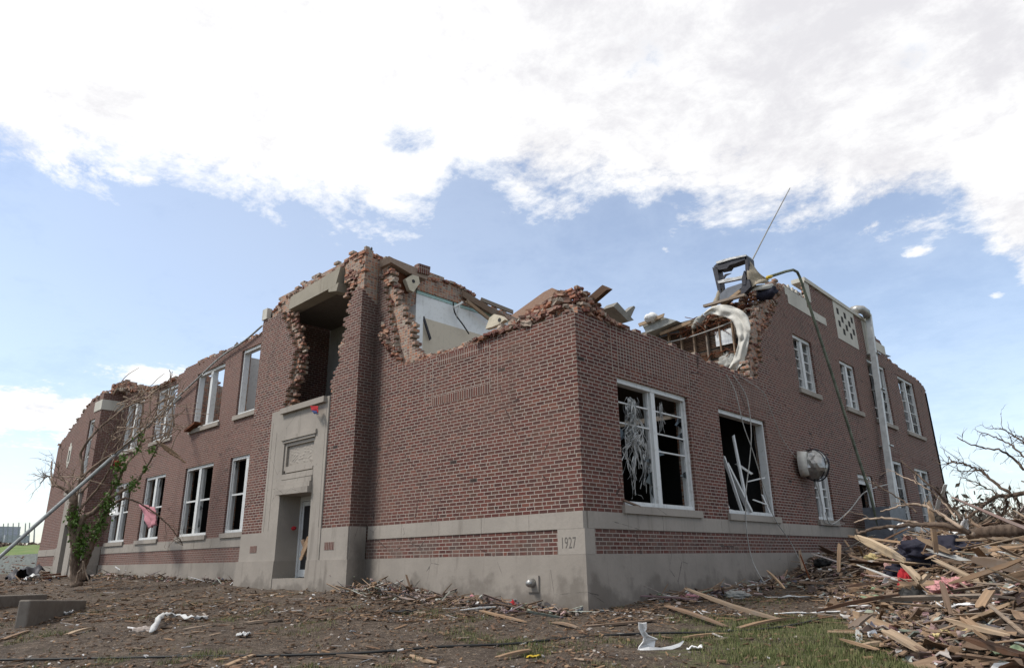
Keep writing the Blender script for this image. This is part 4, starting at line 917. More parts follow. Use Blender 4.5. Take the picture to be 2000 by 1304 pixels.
# electrical cabinets at the foot of the wall
eb_ = MB(); a = at(1742,1012,0,1.1); eb_.box(.35,1.1,a.y-.1,a.y+1.5,-.2,a.z+.35); eo = thing(eb_, 'utility_cabinet', M['grey_box'], 'dented grey utility cabinet against the right wall beneath the duct', 'cabinet')
mb = MB(); a = at(1735,1030,0,.3)
for k in range(3): mb.tube([(.25,a.y-1.1-.18*k,-.6),(.25,a.y-1.1-.18*k,a.z+.25)], .045, 8)
thing(mb, 'conduit_bank', M['grey_box'], 'row of dark vertical conduits beside the utility cabinet', 'conduits')
mb = MB(); a = at(1800,1010,0,.6); mb.hexa([(.5,a.y-.7,-.5),(.9,a.y+.5,-.5),(.95,a.y+.5,-.45),(.55,a.y-.7,-.45),(.45,a.y-.6,.9),(.8,a.y+.6,1.0),(.85,a.y+.6,1.0),(.5,a.y-.6,.9)]); thing(mb, 'corrugated_sheet', M['vent_white'], 'pale ribbed panel leaning on the far end of the right wall', 'panel')
# --- items on the left side of the wing roof: boards, cream blocks, panel
def board(a, b, w_, h_, m, label, name='roof_board', cat='board', group=None, up=Vector((0,0,1))):
    mb = MB(); mb.beam(a, b, w_, h_, up, jag=.06); return thing(mb, name, M[m], label, cat, group)
XW = -6.3
board(at(903,573,0,XW), at(985,622,0,XW), .05, .20, 'wood', 'upper of the pale boards slanting along the plastered wall top')
board(at(912,588,0,XW+.1), at(962,628,0,XW+.1), .05, .10, 'wood_pale', 'lower pale board slanting below the plastered wall top')
board(at(940,585,0,XW-.1), at(1003,610,0,XW-.1), .06, .12, 'wood', 'brown board poking out behind the slanting pale boards')
mb = MB(); rows = []
pp = [at(x, y, 1, 1.2) for x, y in ((948,640),(985,640),(980,618),(965,613))]
def plate(pts, th, d=Vector((0,1,0))):
    n = len(pts); mb = MB(); mb.add(list(pts)+[p+d*th for p in pts], [tuple(range(n))[::-1], tuple(range(n, 2*n))]+[(i, (i+1) % n, (i+1) % n+n, i+n) for i in range(n)]); return mb
o = thing(plate([at(x, y, 1, .5) for x, y in ((948,642),(956,620),(965,613),(978,616),(986,624),(972,634),(962,638))], .12), 'stone_fragment', M['cream'], 'cream stone block with a round hole on the low front wall', 'stone block')
mb = MB(); c = at(975,624.5,1,.49); mb.tube([c, c+Vector((0,.02,0))], .045, 12); h = mb.build('drilled_hole', M['cable_black'], None); h.parent = o; h.location = -o.location
o = thing(plate([at(x, y, 0, -5.9) for x, y in ((792,545),(806,536),(818,540),(820,553),(808,570),(800,566))], .12, Vector((-1,0,0))), 'stone_fragment', M['cream'], 'cream stone block hanging at the torn end of the entrance bay', 'stone block')
mb = MB(); c = at(808,549,0,-5.89); mb.tube([c, c+Vector((-.02,0,0))], .05, 12); h = mb.build('drilled_hole', M['cable_black'], None); h.parent = o; h.location = -o.location
thing(plate([at(x, y, 0, -6.1) for x, y in ((766,510),(790,520),(800,545),(799,572),(767,570))], .08, Vector((-1,0,0))), 'charred_panel', M['rust'], 'charred rusty brown panel at the torn end of the entrance bay', 'panel')
thing(plate([at(x, y, 0, -5.9) for x, y in ((760,500),(770,505),(812,522),(836,532),(834,546),(800,533),(764,512))], .45, Vector((-1,0,0))), 'parapet_fragment', M['mortar'], 'broken parapet piece projecting above the charred panel', 'parapet piece')
thing(plate([at(x, y, 0, -5.85) for x, y in ((819,514),(841,521),(839,537),(817,531))], .22, Vector((-1,0,0))), 'brick_block', M['soldier'], 'block of upright bricks still bonded together above the plastered room', 'brick block')
cable([(885,590),(889,612),(905,635),(916,652)], .02, 'cable_black', 'black cable dangling down the plastered wall', ax=0, v=-6.3)
thing(plate([at(x, y, 0, -6.35) for x, y in ((826,618),(829,617),(843,661),(840,664))], .04, Vector((-1,0,0))), 'metal_strut', M['dark_metal'], 'thin dark strut leaning on the buff plaster wall', 'strut')
mb = MB(); mb.tube([at(886,600,0,-6.2), at(898,594,0,-6.2), at(903,590,0,-6.2)], .035, 8); mb.tube([at(897,597,0,-6.2), at(893,618,0,-6.2)], .025, 8); thing(mb, 'wall_bracket', M['vent_white'], 'small white bracket fixed high on the plastered wall', 'bracket')
# --- items at the corner heap and on the wing roof edge
board(at(1150,592,1,.7), at(1186,561,1,.7), .12, .16, 'wood_dark', 'dark timber block sticking up from the corner heap', 'timber_block', 'timber')
thing(plate([at(x, y, 0, -.3) for x, y in ((1198,598),(1206,590),(1238,625),(1228,628))], .3, Vector((-1,0,0))), 'concrete_slab', M['slab_grey'], 'grey concrete slab tilted on the parapet right of the corner heap', 'slab')
thing(plate([at(x, y, 0, -.6) for x, y in ((1220,612),(1238,597),(1241,600),(1232,620))], .15, Vector((-1,0,0))), 'concrete_slab', M['slab_grey'], 'small grey slab poking up behind the tilted parapet slab', 'slab')
thing(plate([at(x, y, 1, .75) for x, y in ((998,616),(1062,570),(1078,562),(1092,568),(1060,598),(1010,622))], .5), 'roof_slab_fragment', M['mortar'], 'tan sloping roof slab leaning up to the corner heap', 'slab')
thing(plate([at(x, y, 1, 7.9) for x, y in ((1252,630),(1290,618),(1322,626),(1290,640),(1262,650))], .5), 'roof_deck_piece', M['membrane_grey'], 'flat grey roof deck piece lying behind the wing parapet', 'roof piece')
board(at(1250,634,1,7.8), at(1296,616,1,7.8), .06, .10, 'wood_pale', 'pale board edging the grey roof deck piece')
board(at(1290,652,1,8.1), at(1352,628,1,8.1), .06, .09, 'wood_pale', 'pale rafter crossing above the bare studs')
board(at(1405,600,1,8.3), at(1447,567,1,8.2), .06, .09, 'wood_pale', 'tan rafter stub rising beneath the metal housing')
lump('debris_bundle', at(1497,572,1,9.0), .30, .2, .22, .3, M['cloth_navy'], 'dark bundle wedged among bricks below the pipe end', 'bundle', seed=4, sub=3)
lump('insulation_bundle', at(1272,620,1,7.8), .22, .2, .14, .3, M['plastic_white'], 'white wad lying on the grey roof deck piece', 'wad', seed=9, sub=3)
lump('rag_tangle', at(1425,712,1,8.35), .30, .12, .28, .5, M['membrane_grey'], 'grey rag tangle below the bare stud wall', 'rags', 2.6, 12, 4, None, .3)
thing(plate([at(x, y, 0, -.3) for x, y in ((1727,690),(1741,696),(1727,697))], .5, Vector((-1,0,0))), 'roof_flashing', M['black_slate'], 'dark triangular flashing jutting over the right parapet', 'flashing')
lump('roof_fragment', at(725,487,1,.1), .05, .03, .07, .1, M['black_slate'], 'small dark lump perched on the peak of the entrance bay', 'fragment', sub=2)
# ------------------------------------------------------------------ leaning pole
def rad(px, dist): return px/CAMP[0]*dist
A_, B_ = atd(-30,1113,15.), at(352,776,1,.30)
P = [A_.lerp(B_, t) for t in np.linspace(0, 1, 14)]
mb = MB(); mb.tube(P, [rad(3.7-t*.7, 15+13*t) for t in np.linspace(0, 1, 14)], 12); thing(mb, 'leaning_pole', M['pole_grey'], 'long grey metal pole leaning through the tree onto the broken top of the front wall', 'pole', smooth=True)
# ------------------------------------------------------------------ trees
def limb(mb, px, r0, r1, d0, d1=None, dj=.0, seed=0, n=6, m=0, sides=7):
    rr = random.Random(seed); d1 = d0 if d1 is None else d1; k = len(px)
    P = [atd(x, y, d0+(d1-d0)*i/(k-1)+rr.uniform(-dj, dj)) for i, (x, y) in enumerate(px)]
    P = sag(P, n); P = [p+Vector((rr.uniform(-1,1), rr.uniform(-1,1), rr.uniform(-1,1)))*.012*(1 if 0 < i < len(P)-1 else 0) for i, p in enumerate(P)]
    R = [rad(r0+(r1-r0)*(i/(len(P)-1))**.8, d0)*(1+rr.uniform(-.1,.1)) for i in range(len(P))]
    mb.tube(P, R, sides, m); return P
def twigs(mb, P, cnt, ln, r, seed, bias=Vector((0,0,.3)), depth=1, start=.2):
    rr = random.Random(seed)
    for _ in range(cnt):
        i = rr.randint(int(len(P)*start), len(P)-1); p = P[i]
        t = (P[min(i+1, len(P)-1)]-P[max(i-1, 0)]).normalized()
        d_ = (t*.7+Vector((rr.gauss(0,1), rr.gauss(0,1), rr.gauss(0,1))).normalized()*.8+bias*.5).normalized(); L = ln*rr.uniform(.4,1.2)
        Q = [p]
        for s in range(4): d_ = (d_+Vector((rr.gauss(0,.3), rr.gauss(0,.3), rr.gauss(0,.3)))).normalized(); Q.append(Q[-1]+d_*L/4)
        mb.tube(Q, [r*(1-.2*s) for s in range(5)], 4)
        if depth: twigs(mb, Q, 2, ln*.5, r*.6, seed*7+_+1, bias, depth-1)
# left: stripped tree standing before the far bay
D = 20.6; LT = empty('stripped_tree', onground(148,1138), 'broken leafless tree with ivy clinging to it before the far end of the front', 'tree')
mb = MB()
limb(mb, [(150,1143),(147,1110),(147,1075),(143,1040),(139,1005),(142,976),(132,955)], 11, 5.5, D, D, .05, 1, sides=10)
limb(mb, [(158,1132),(160,1110),(172,1080),(184,1048),(193,1020)], 9, 5.5, D, D+.3, .05, 2, sides=9)
limb(mb, [(148,1060),(161,1014),(184,999),(205,976)], 6.2, 4, D, D, .1, 3, sides=8)
mb.build('trunk', M['bark_mid'], LT, True)
BRS = [([(139,985),(153,948),(161,915),(157,888),(169,865),(192,838),(215,819),(245,796),(284,778)],3.2,1.2,'branch'),
 ([(140,985),(134,945),(115,930),(114,900)],2.6,1.,'branch'),([(133,958),(107,945),(100,925),(101,900)],2.6,.9,'branch'),
 ([(104,950),(94,930),(82,940),(78,944)],1.3,.6,'branch'),([(205,976),(230,938),(245,907),(268,880),(280,846),(290,815)],3.6,1.4,'branch'),
 ([(155,995),(165,984),(192,953),(215,915),(230,876),(246,838)],2.6,1.,'branch'),([(205,976),(232,962),(261,945),(284,915),(307,873),(320,848)],3.,1.,'branch'),
 ([(160,930),(199,899),(230,880),(268,850),(306,815),(330,790)],2.2,.9,'branch'),([(193,1020),(212,992),(232,978),(245,972)],3.4,2.,'branch'),
 ([(245,972),(276,984),(318,1014),(345,1045),(357,1064)],1.6,.7,'branch'),([(146,1010),(150,970),(142,945),(160,925)],2.2,1.,'branch'),
 ([(160,960),(182,930),(205,880),(222,845),(232,820)],2.0,.8,'branch')]
for i, (px, a, b, nm) in enumerate(BRS):
    mb = MB(); P = limb(mb, px, a*1.25, b*1.1, D, D+.9, .15, 20+i); twigs(mb, P, 9, .75, .011, 40+i); mb.build('branch', M['bark_mid'], LT, True)
mb = MB(); limb(mb, [(150,968),(158,940),(168,925)], 1.8, 1.2, D-.3, D-.4); mb.build('stripped_branch', M['bark_pale'], LT, True); mb = MB(); limb(mb, [(118,931),(150,932),(190,942),(205,946)], 1.3, .8, D-.3); mb.build('stripped_branch', M['bark_pale'], LT, True); mb = MB(); limb(mb, [(163,1120),(162,1095),(168,1120),(178,1140),(185,1150)], 1.6, 1.0, D-.3); mb.build('stripped_branch', M['bark_pale'], LT, True); mb = MB(); limb(mb, [(148,1138),(151,1120),(160,1108)], 1.1, .9, D-.3)
mb.build('stripped_branch', M['bark_pale'], LT, True)
def leaves(mb, c, sp, n, s, seed, sq=(1,1,1.4)):
    rr = random.Random(seed)
    for _ in range(n):
        p = c+Vector((rr.gauss(0,sp*sq[0]), rr.gauss(0,sp*sq[1]), rr.gauss(0,sp*sq[2]))); a = Vector((rr.gauss(0,1),rr.gauss(0,1),rr.gauss(0,1))).normalized(); b = a.cross(Vector((rr.gauss(0,1),rr.gauss(0,1),rr.gauss(0,1)))).normalized(); k = s*rr.uniform(.5,1.2)
        mb.add([p-a*k, p+b*k*.5, p+a*k, p-b*k*.5], [(0,1,2,3)])
mb = MB()
for i, (x, y, sp, n) in enumerate([(146,1012,.13,260),(140,998,.10,120),(160,1052,.13,260),(158,1075,.12,180),(192,1032,.12,200),(198,1018,.10,120),(212,982,.13,220),(205,1000,.08,80),(232,915,.10,110),(240,900,.09,90),(262,946,.09,100),(256,950,.07,60),(284,915,.05,50),(226,942,.07,70),(270,880,.06,50),(185,1046,.1,100),(297,880,.06,40),(275,850,.06,40),(145,1030,.1,100),(168,1030,.06,60)]):
    leaves(mb, atd(x, y, D-.05), sp*.85, int(n*.8), .058, 60+i)
tag(mb.build('ivy_leaf', M['leaf'], LT), kind='stuff')
# twig thicket caught on the wall top
mb = MB(); rr = random.Random(77)
for k in range(85):
    a = (rr.uniform(215,335), rr.uniform(765,885)); an = rr.choice((rr.gauss(-.6,.35), rr.gauss(-.15,.5), rr.gauss(-1.1,.3))); L = rr.uniform(20,80); b = (a[0]+L*math.cos(an), a[1]+L*math.sin(an)); c = ((a[0]+b[0])/2+rr.gauss(0,7), (a[1]+b[1])/2+rr.gauss(0,7))
    P = limb(mb, [a, c, b], rr.uniform(.8,1.9), .4, D+2.2+rr.uniform(-.6,.8), None, .2, k, 4, 0, 5)
    if k % 4 == 0: twigs(mb, P, 3, .5, .006, k+5)
for px in ([(283,780),(300,765),(330,742),(337,725)],[(318,800),(330,770),(333,735),(331,722)],[(340,830),(336,790),(345,760)]): limb(mb, px, 1.8, .6, D+2.4)
thing(mb, 'caught_branches', M['bark_pale'], 'tangle of pale broken branches caught on the top of the front wall', 'branches', smooth=True)
# splintered board and cloths over the facade
mb = MB(); limb(mb, [(305,860),(322,877),(335,886),(352,896),(362,903)], 1.2, 1.0, 22.5); mb.grid([[atd(308+i*9, 862+i*6.0+(j-1)*(.5+3.2*math.sin(i/5*3.14)), 22.4) for j in range(3)] for i in range(6)]); thing(mb, 'splintered_slat', M['wood_pale'], 'thin pale splintered slat caught among branches over the front wall', 'slat', solid=.02)
def cloth(px, ax, val, m, name, label, cat, amp=.05, seed=0, nx=14, nz=14):
    tl, tr_, br, bl_ = [at(x, y, ax, val) for x, y in px]; rows = []; out = Vector((0,-1,0)) if ax == 1 else Vector((1,0,0))
    for j in range(nz):
        v = j/(nz-1); rows.append([tl.lerp(tr_, i/(nx-1)).lerp(bl_.lerp(br, i/(nx-1)), v)+out*(amp*(math.sin(i*1.1+v*2+seed)+noise.noise(Vector((i*.4,j*.3,seed)))*1.5))+Vector((0,0,.04*noise.noise(Vector((i*.5,j*.5,seed+9))))) for i in range(nx)])
    mb = MB(); mb.grid(rows); return thing(mb, name, M[m], label, cat, smooth=True, solid=.01)
cloth([(272,982),(300,990),(306,1024),(288,1032)], 1, -.4, 'cloth_pink', 'hanging_cloth', 'pink cloth hanging from a twig before the second ground floor window', 'cloth', .06, 3)
cloth([(604,792),(622,793),(624,806),(612,803)], 1, TY-.20, 'cloth_red', 'rag', 'red rag draped on the stone ledge over the entrance', 'rag', .03, 5, 8, 8)
cloth([(608,800),(620,803),(623,810),(614,806)], 1, TY-.23, 'cloth_blue', 'rag', 'small blue rag under the red rag on the stone ledge', 'rag', .02, 6, 8, 8)
lump('rag', at(574,1031,1,-.12), .07, .06, .05, .4, M['cloth_red'], 'red rag stuck on the entrance door frame', 'rag', sub=3)
cloth([(215,985),(226,978),(229,1005),(217,1008)], 1, -.5, 'plastic_white', 'hanging_cloth', 'torn white plastic caught low in the stripped tree', 'plastic', .06, 8)
lump('rag', atd(229,905,21.2), .10,.1,.10,.4, M['cloth_red'], 'dark red rag high in the stripped tree', 'rag', sub=3)
# broken boards stuck in the entrance
board(at(590,1052,1,-.35), at(603,1088,1,-.3), .12, .03, 'wood', 'broken board leaning in the doorway from upper left', 'broken_board', up=Vector((0,1,0)))
board(at(602,1050,1,-.4), at(591,1078,1,-.35), .10, .03, 'wood', 'broken board crossing the others in the doorway', 'broken_board', up=Vector((0,1,0)))
board(at(588,1090,1,-.4), at(601,1062,1,-.4), .09, .03, 'wood_pale', 'paler broken board at the bottom of the doorway', 'broken_board', up=Vector((0,1,0)))
# fallen tiles / board inside W2 facade window U2
board(at(366,842,1,.38), at(386,826,1,.38), .25, .08, 'rust', 'burnt board sticking out over the sill of the second upper front window', 'burnt_board')
cable([(512,636),(478,665),(430,698),(380,745),(340,782)], .036, 'zinc', 'thin pale rail lying against the top of the front wall', 'rail', 1, .40)
# shredded blinds in W1
mb = MB(); rr = random.Random(3)
def strip(px, w_, d0=.12, d1=.0):
    P = [at(x, y, 0, -d0+(d1)*i/(len(px)-1)+rr.uniform(-.03,.03)) for i, (x, y) in enumerate(px)]; P = sag(P, 4)
    ph = rr.uniform(0,6); mb.grid([[p+Vector((.3*w_*math.sin(i*.8+ph),-w_/2*(1-.7*i/len(P))*math.cos(i*.5+ph),0)), p+Vector((.3*w_*math.cos(i*.9),0,.004)), p+Vector((-.3*w_*math.sin(i*.8+ph),w_/2*(1-.7*i/len(P))*math.cos(i*.5+ph),0))] for i, p in enumerate(P)])
for k in range(64):
    x0 = 1233+rr.gauss(0,5); y0 = 775+abs(rr.gauss(0,16)); L = rr.uniform(40,130); dx0 = rr.uniform(-.12,.42)
    strip([(x0,y0),(x0+L*dx0*.25+rr.gauss(0,3),y0+L*.25),(x0+L*dx0*.5+rr.gauss(0,5),y0+L*.5),(x0+L*dx0*.7+rr.gauss(0,6),y0+L*.75),(min(1268,x0+L*dx0+rr.gauss(0,8)),y0+L+rr.gauss(0,6))], rr.uniform(.02,.06), rr.uniform(.05,.3))
for k in range(34):
    x0 = 1240+rr.gauss(0,9); y0 = rr.uniform(848,875); an = rr.uniform(.1,3.0); L = rr.uniform(12,34)
    strip([(x0,y0),(x0+L*.5*math.cos(an),y0+L*.4*math.sin(an)),(x0+L*math.cos(an),y0+L*.9*math.sin(an)+5)], rr.uniform(.015,.04), rr.uniform(0,.15))
for k in range(22):
    x0 = rr.choice((1238,1240,1256,1262))+rr.gauss(0,2); y0 = rr.uniform(882,900); L = rr.uniform(35,75)
    strip([(x0,y0),(x0+rr.gauss(0,4),y0+L*.5),(x0+rr.gauss(-2,4),y0+L)], rr.uniform(.02,.05), rr.uniform(.05,.2))
strip([(1240,962),(1246,966),(1253,968),(1257,975)], .02); strip([(1238,890),(1234,930),(1236,965),(1234,974)], .025)
thing(mb, 'shredded_blind', M['blind'], 'shredded white window blind hanging in the left half of the corner window', 'window blind')
mb = MB()
for k in range(14):
    x0 = 1290+rr.gauss(0,3); y0 = 785+rr.uniform(0,12); L = rr.uniform(20,55); strip([(x0,y0),(x0+rr.gauss(2,2),y0+L*.5),(x0+rr.gauss(3,4),y0+L)], rr.uniform(.01,.018))
thing(mb, 'shredded_blind', M['blind'], 'short shredded blind hanging in the right half of the corner window', 'window blind', solid=.002)
board(at(1219,977,0,.02), at(1252,990,0,.05), .05, .03, 'wood', 'splinter of wood lying on the corner window sill', 'wood_splinter', 'splinter')
# ------------------------------------------------------------------ low concrete walls at lower left
def lowwall(p0, p1, top, th, label):
    a, b = onground(*p0), onground(*p1); t = (b-a); t.z = 0; n_ = Vector((-t.y, t.x, 0)).normalized()*th
    if n_.dot(CF) < 0: n_ = -n_
    za, zb_ = a.z+top[0], b.z+top[1]; mb = MB()
    mb.hexa([(a.x,a.y,a.z-.4),(b.x,b.y,b.z-.4),(b.x+n_.x,b.y+n_.y,b.z-.4),(a.x+n_.x,a.y+n_.y,a.z-.4),(a.x,a.y,za),(b.x,b.y,zb_),(b.x+n_.x,b.y+n_.y,zb_),(a.x+n_.x,a.y+n_.y,za)])
    o = thing(mb, 'low_wall', M['found'], label, 'low wall'); md = o.modifiers.new('edge', 'BEVEL'); md.width = .03; md.segments = 2; return o
lowwall((26,1226), (148,1190), (.48,.20), .20, 'low sloping concrete wall in the left foreground, the nearer one')
lowwall((-120,1208), (92,1172), (.42,.16), .25, 'low concrete wall behind the nearer one at the left edge')
# ------------------------------------------------------------------ the debris heap on the right
HB = [(.3,6.6),(1.6,5.6),(2.8,3.6),(3.8,1.6),(4.5,0.),(5.2,-1.1),(6.2,-2.2),(9,-3.4),(14,-5)]
def hdist(x, y):
    best = 1e9; sg = 1
    for (a, b), (c, d_) in zip(HB, HB[1:]):
        ux, uy = c-a, d_-b; L2 = ux*ux+uy*uy; t = max(0, min(1, ((x-a)*ux+(y-b)*uy)/L2)); q_ = math.hypot(x-a-ux*t, y-b-uy*t)
        if q_ < best: best = q_; sg = 1 if ux*(y-b)-uy*(x-a) > 0 else -1
    return best*sg
def hh(x, y):
    d_ = hdist(x, y)
    if d_ <= 0: return 0
    k = min(1, d_/2.6); k = k*k*(3-2*k)
    wallside = max(0, min(1, (x-.2)/3.2)); far = max(0, 1-max(0, y-13)/14)
    H = .38+.52*wallside+.30*max(0, min(1, (x-4.2)/3))
    n_ = .16*noise.noise(Vector((x*.9,y*.9,1)))+.10*noise.noise(Vector((x*2.4,y*2.4,4)))
    return max(0, k*(H+n_)*min(1, far+.55))
def hz(x, y): return gfull(x, y)+hh(x, y)
mb = MB(); gx = np.arange(.1,15,.16); gy = np.arange(-4.6,30,.16)
mb.grid([[(x, y, hz(x, y)-(.05 if hh(x, y) < .03 else 0)+(.05*noise.noise(Vector((x*6,y*6,2))) if hh(x,y) > .03 else 0)) for x in gx] for y in gy]); o = mb.build('debris_mound', mat('compacted_debris', lambda g: (g.mix(g.noise(g.pos(), 9, 6, .75).ss(.42,.62), (.045,.035,.03), (.17,.12,.09)), {'Roughness': 1., 'Normal': g.bump(g.noise(g.pos(), 14, 6, .7), 1., .08)}))); tag(o, kind='stuff', label='compacted mass under the debris heap', cat='debris')
def onheap(px, py, lift=0.):
    d = (CF*CAMP[0]+CR*(px-IW/2)-CU*(py-IH/2)).normalized(); t = 2.
    while t < 60:
        q_ = CO+d*t
        if q_.z < hz(q_.x, q_.y)+lift: return q_
        t += .03
    return CO+d*14
def heap_pt(rr):
    while True:
        # sample where the photograph sees the heap, nearer parts denser
        x = rr.uniform(.3,13); y = rr.uniform(-4.5,22)
        if hdist(x, y) < -.25: continue
        v = Vector((x, y, hz(x, y)))-CO; dd = v.dot(CF)
        if dd < 3: continue
        px = IW/2+CAMP[0]*v.dot(CR)/dd
        if 1300 < px < 2120 and rr.random() < min(1, 60/(dd*dd)+.08): return x, y, hz(x, y)
def plank_mesh(L, w_, t_, m, seed):
    # a board broken off at both ends: its grain splits into uneven fingers
    rr = random.Random(seed); bm = bmesh.new(); nw = 5; spl = [rr.uniform(.2,1.)*min(.35*L, w_*2.2+.03) for _ in (0, 1)]
    xs_ = [-L/2, -L/2+.30*L, -L/2+.5*L, L/2-.28*L, L/2]; bend = rr.uniform(-.02,.02)*L; tw = rr.uniform(-.12,.12); rows = []
    ej = [[rr.random()*spl[e] for _ in range(nw)] for e in (0, 1)]
    for i, x in enumerate(xs_):
        r_ = []
        for s_ in (-1, 1):
            for j in range(nw):
                y = w_*(j/(nw-1)-.5); xx = x+(ej[0][j] if i == 0 else -ej[1][j] if i == 4 else 0)
                k = 1-(2*xx/L)**2; z = s_*t_/2*(.45 if i in (0, 4) else 1)+bend*k+y*math.sin(tw*2*xx/L)+rr.uniform(-.0015,.0015)
                r_.append(bm.verts.new((xx, y+rr.uniform(-.0015,.0015), z)))
        rows.append(r_)
    for a, b in zip(rows, rows[1:]):
        for j in range(nw-1): bm.faces.new((a[j], b[j], b[j+1], a[j+1])); bm.faces.new((a[nw+j], a[nw+j+1], b[nw+j+1], b[nw+j]))
        bm.faces.new((a[0], a[nw], b[nw], b[0])); bm.faces.new((a[nw-1], b[nw-1], b[2*nw-1], a[2*nw-1]))
    for r_ in (rows[0], rows[-1]):
        for j in range(nw-1): bm.faces.new((r_[j], r_[j+1], r_[nw+j+1], r_[nw+j]))
    bmesh.ops.recalc_face_normals(bm, faces=bm.faces)
    me = bpy.data.meshes.new('plank'); bm.to_mesh(me); bm.free(); me.materials.append(m); return me
rr = random.Random(11)
PLK = []
for i in range(34): PLK.append(plank_mesh(rr.choice((.5,.7,.9,1.3,1.7,2.2))*rr.uniform(.8,1.2), rr.choice((.03,.04,.05,.07,.09,.12)), rr.choice((.016,.022,.035)), M[rr.choice(('wood','wood','wood','wood_dark','wood_pale','painted_board'))], 300+i))
for k in range(0):
    pass
GP = 'splintered boards of the debris heap'
for k in range(270):
    x, y, z = heap_pt(rr); me = rr.choice(PLK)
    d_ = max(0, min(1, hdist(x, y)/1.5)); pit = rr.gauss(0, .08+.20*d_)
    put(me, 'broken_board', (x, y, z+.03+.10*abs(rr.gauss(0,1))*d_+abs(math.sin(pit))*.2), (rr.gauss(0,.5), pit, rr.choice((rr.uniform(0,6.3), rr.gauss(2.4,.5)))), 1., 'splintered board lying in the debris heap at the right', 'board', GP)
mass = MB()
def massadd(mb, me, loc, rot, sc=1., m=0):
    mt = Matrix.Translation(loc)@Matrix.Rotation(rot[2],4,'Z')@Matrix.Rotation(rot[1],4,'Y')@Matrix.Rotation(rot[0],4,'X')@Matrix.Diagonal((sc,sc,sc,1))
    mb.add([mt@v.co for v in me.vertices], [tuple(p.vertices) for p in me.polygons], m)
for k in range(2200):
    x, y, z = heap_pt(rr); d_ = max(0, min(1, hdist(x, y)/1.5)); massadd(mass, rr.choice(PLK), (x, y, z+.02+.06*abs(rr.gauss(0,1))*d_), (rr.gauss(0,.6), rr.gauss(0,.1+.25*d_), rr.uniform(0,6.3)), rr.uniform(.2,.7))
tag(mass.build('splintered_boards', M['wood']), kind='stuff', label='countless smaller splinters filling the debris heap', cat='debris')
# crumpled scraps, sheets and chips in the heap
mass = MB()
for k in range(9000):
    x, y, z = heap_pt(rr); s = rr.uniform(.015,.07)*(1.9 if rr.random() < .12 else 1); c = Vector((x, y, z+rr.uniform(0,.10))); a = Vector((rr.gauss(0,1),rr.gauss(0,1),rr.gauss(0,.4))).normalized(); b = a.cross(Vector((rr.gauss(0,.5),rr.gauss(0,.5),1))).normalized(); n_ = a.cross(b)*.008; asp = rr.uniform(.25,1)
    P = [c-a*s-b*s*asp, c+a*s*rr.uniform(.6,1)-b*s*asp, c+a*s+b*s*asp*rr.uniform(.5,1.2), c-a*s*rr.uniform(.5,1)+b*s*asp]
    mass.hexa([p-n_ for p in P]+[p+n_ for p in P])
tag(mass.build('debris_scraps', M['litter_mix']), kind='stuff', label='small scraps mixed through the debris heap', cat='debris')
mass = MB()
for k in range(130):
    x, y, z = heap_pt(rr); yaw = rr.uniform(0,6.3); a = Vector((math.cos(yaw), math.sin(yaw), rr.gauss(0,.35))).normalized(); b = a.cross(Vector((rr.gauss(0,.4),rr.gauss(0,.4),1))).normalized(); u_ = b.cross(a); s = rr.uniform(.06,.20); asp = rr.uniform(.3,1.); sd = rr.random()*50; c = Vector((x, y, z+.05+rr.random()*.10))
    mass.grid([[c+a*(s*(i/2.5-1))+b*(s*asp*(j/2-1)*(1+.4*noise.noise(Vector((i,sd,0)))))+u_*(s*.55*noise.noise(Vector((i*.7,j*.7,sd)))) for i in range(6)] for j in range(5)])
tag(mass.build('crumpled_sheets', M['litter_mix'], solid=.006), kind='stuff', label='crumpled sheets and rags mixed through the debris heap', cat='debris')
# particular big pieces
def big(p0, p1, w_, h_, m, label, l0=.05, l1=.05, name='timber', cat='timber', up=Vector((0,0,1)), d0=None, d1=None):
    a = onheap(*p0)+Vector((0,0,l0)) if d0 is None else atd(p0[0], p0[1], d0); b = onheap(*p1)+Vector((0,0,l1)) if d1 is None else atd(p1[0], p1[1], d1)
    L = (b-a).length; me = plank_mesh(L, w_*.66, h_*.9, M[m], int(p0[0]*7+p0[1])); o = bpy.data.objects.new(name, me); COL.objects.link(o)
    x = (b-a).normalized(); y = Vector((0,0,1)).cross(x) if abs(x.z) < .95 else Vector((0,1,0)); 
    if abs(x.z) > .6: y = CR.copy()
    z = x.cross(y).normalized(); y = z.cross(x).normalized()
    o.rotation_euler = Matrix((x, y, z)).transposed().to_euler(); o.location = (a+b)/2; return tag(o, label, cat)
big((1814,975),(1830,1088),.10,.05,'wood_pale','upright pale stud standing highest in the debris heap',d0=10.2,d1=10.,name='stud')
big((1640,1055),(1638,1118),.10,.03,'wood_pale','upright tan board standing against the foundation',name='stud',d0=14.,d1=13.6)
big((1562,1080),(1582,1132),.035,.03,'rust','thin rusty brown rod upright before the foundation',name='rod',cat='rod',d0=13.7,d1=13.5)
big((1496,1112),(1534,1150),.05,.04,'wood_pale','tan stick leaning on the foundation left of the heap',name='stick',cat='stick',d0=13.1,d1=12.4)
big((1340,1148),(1535,1212),.14,.05,'wood','longest brown plank lying on the grass at the foot of the right wall',.08,.03,d0=11.4,d1=9.9)
big((1790,1048),(1862,1082),.14,.09,'wood_pale','short thick orange beam behind the upright pale stud',d0=10.8,d1=10.5)
big((1760,1096),(1803,1140),.13,.05,'wood_pale','light new board sloping at the centre of the heap',d0=9.2,d1=8.6)
big((1795,1140),(1815,1118),.09,.04,'wood_pale','short light board crossing at the heap centre',d0=8.7,d1=8.8)
big((1850,1140),(2010,1086),.10,.05,'wood','long board rising to the right edge across the heap',d0=7.6,d1=7.0)
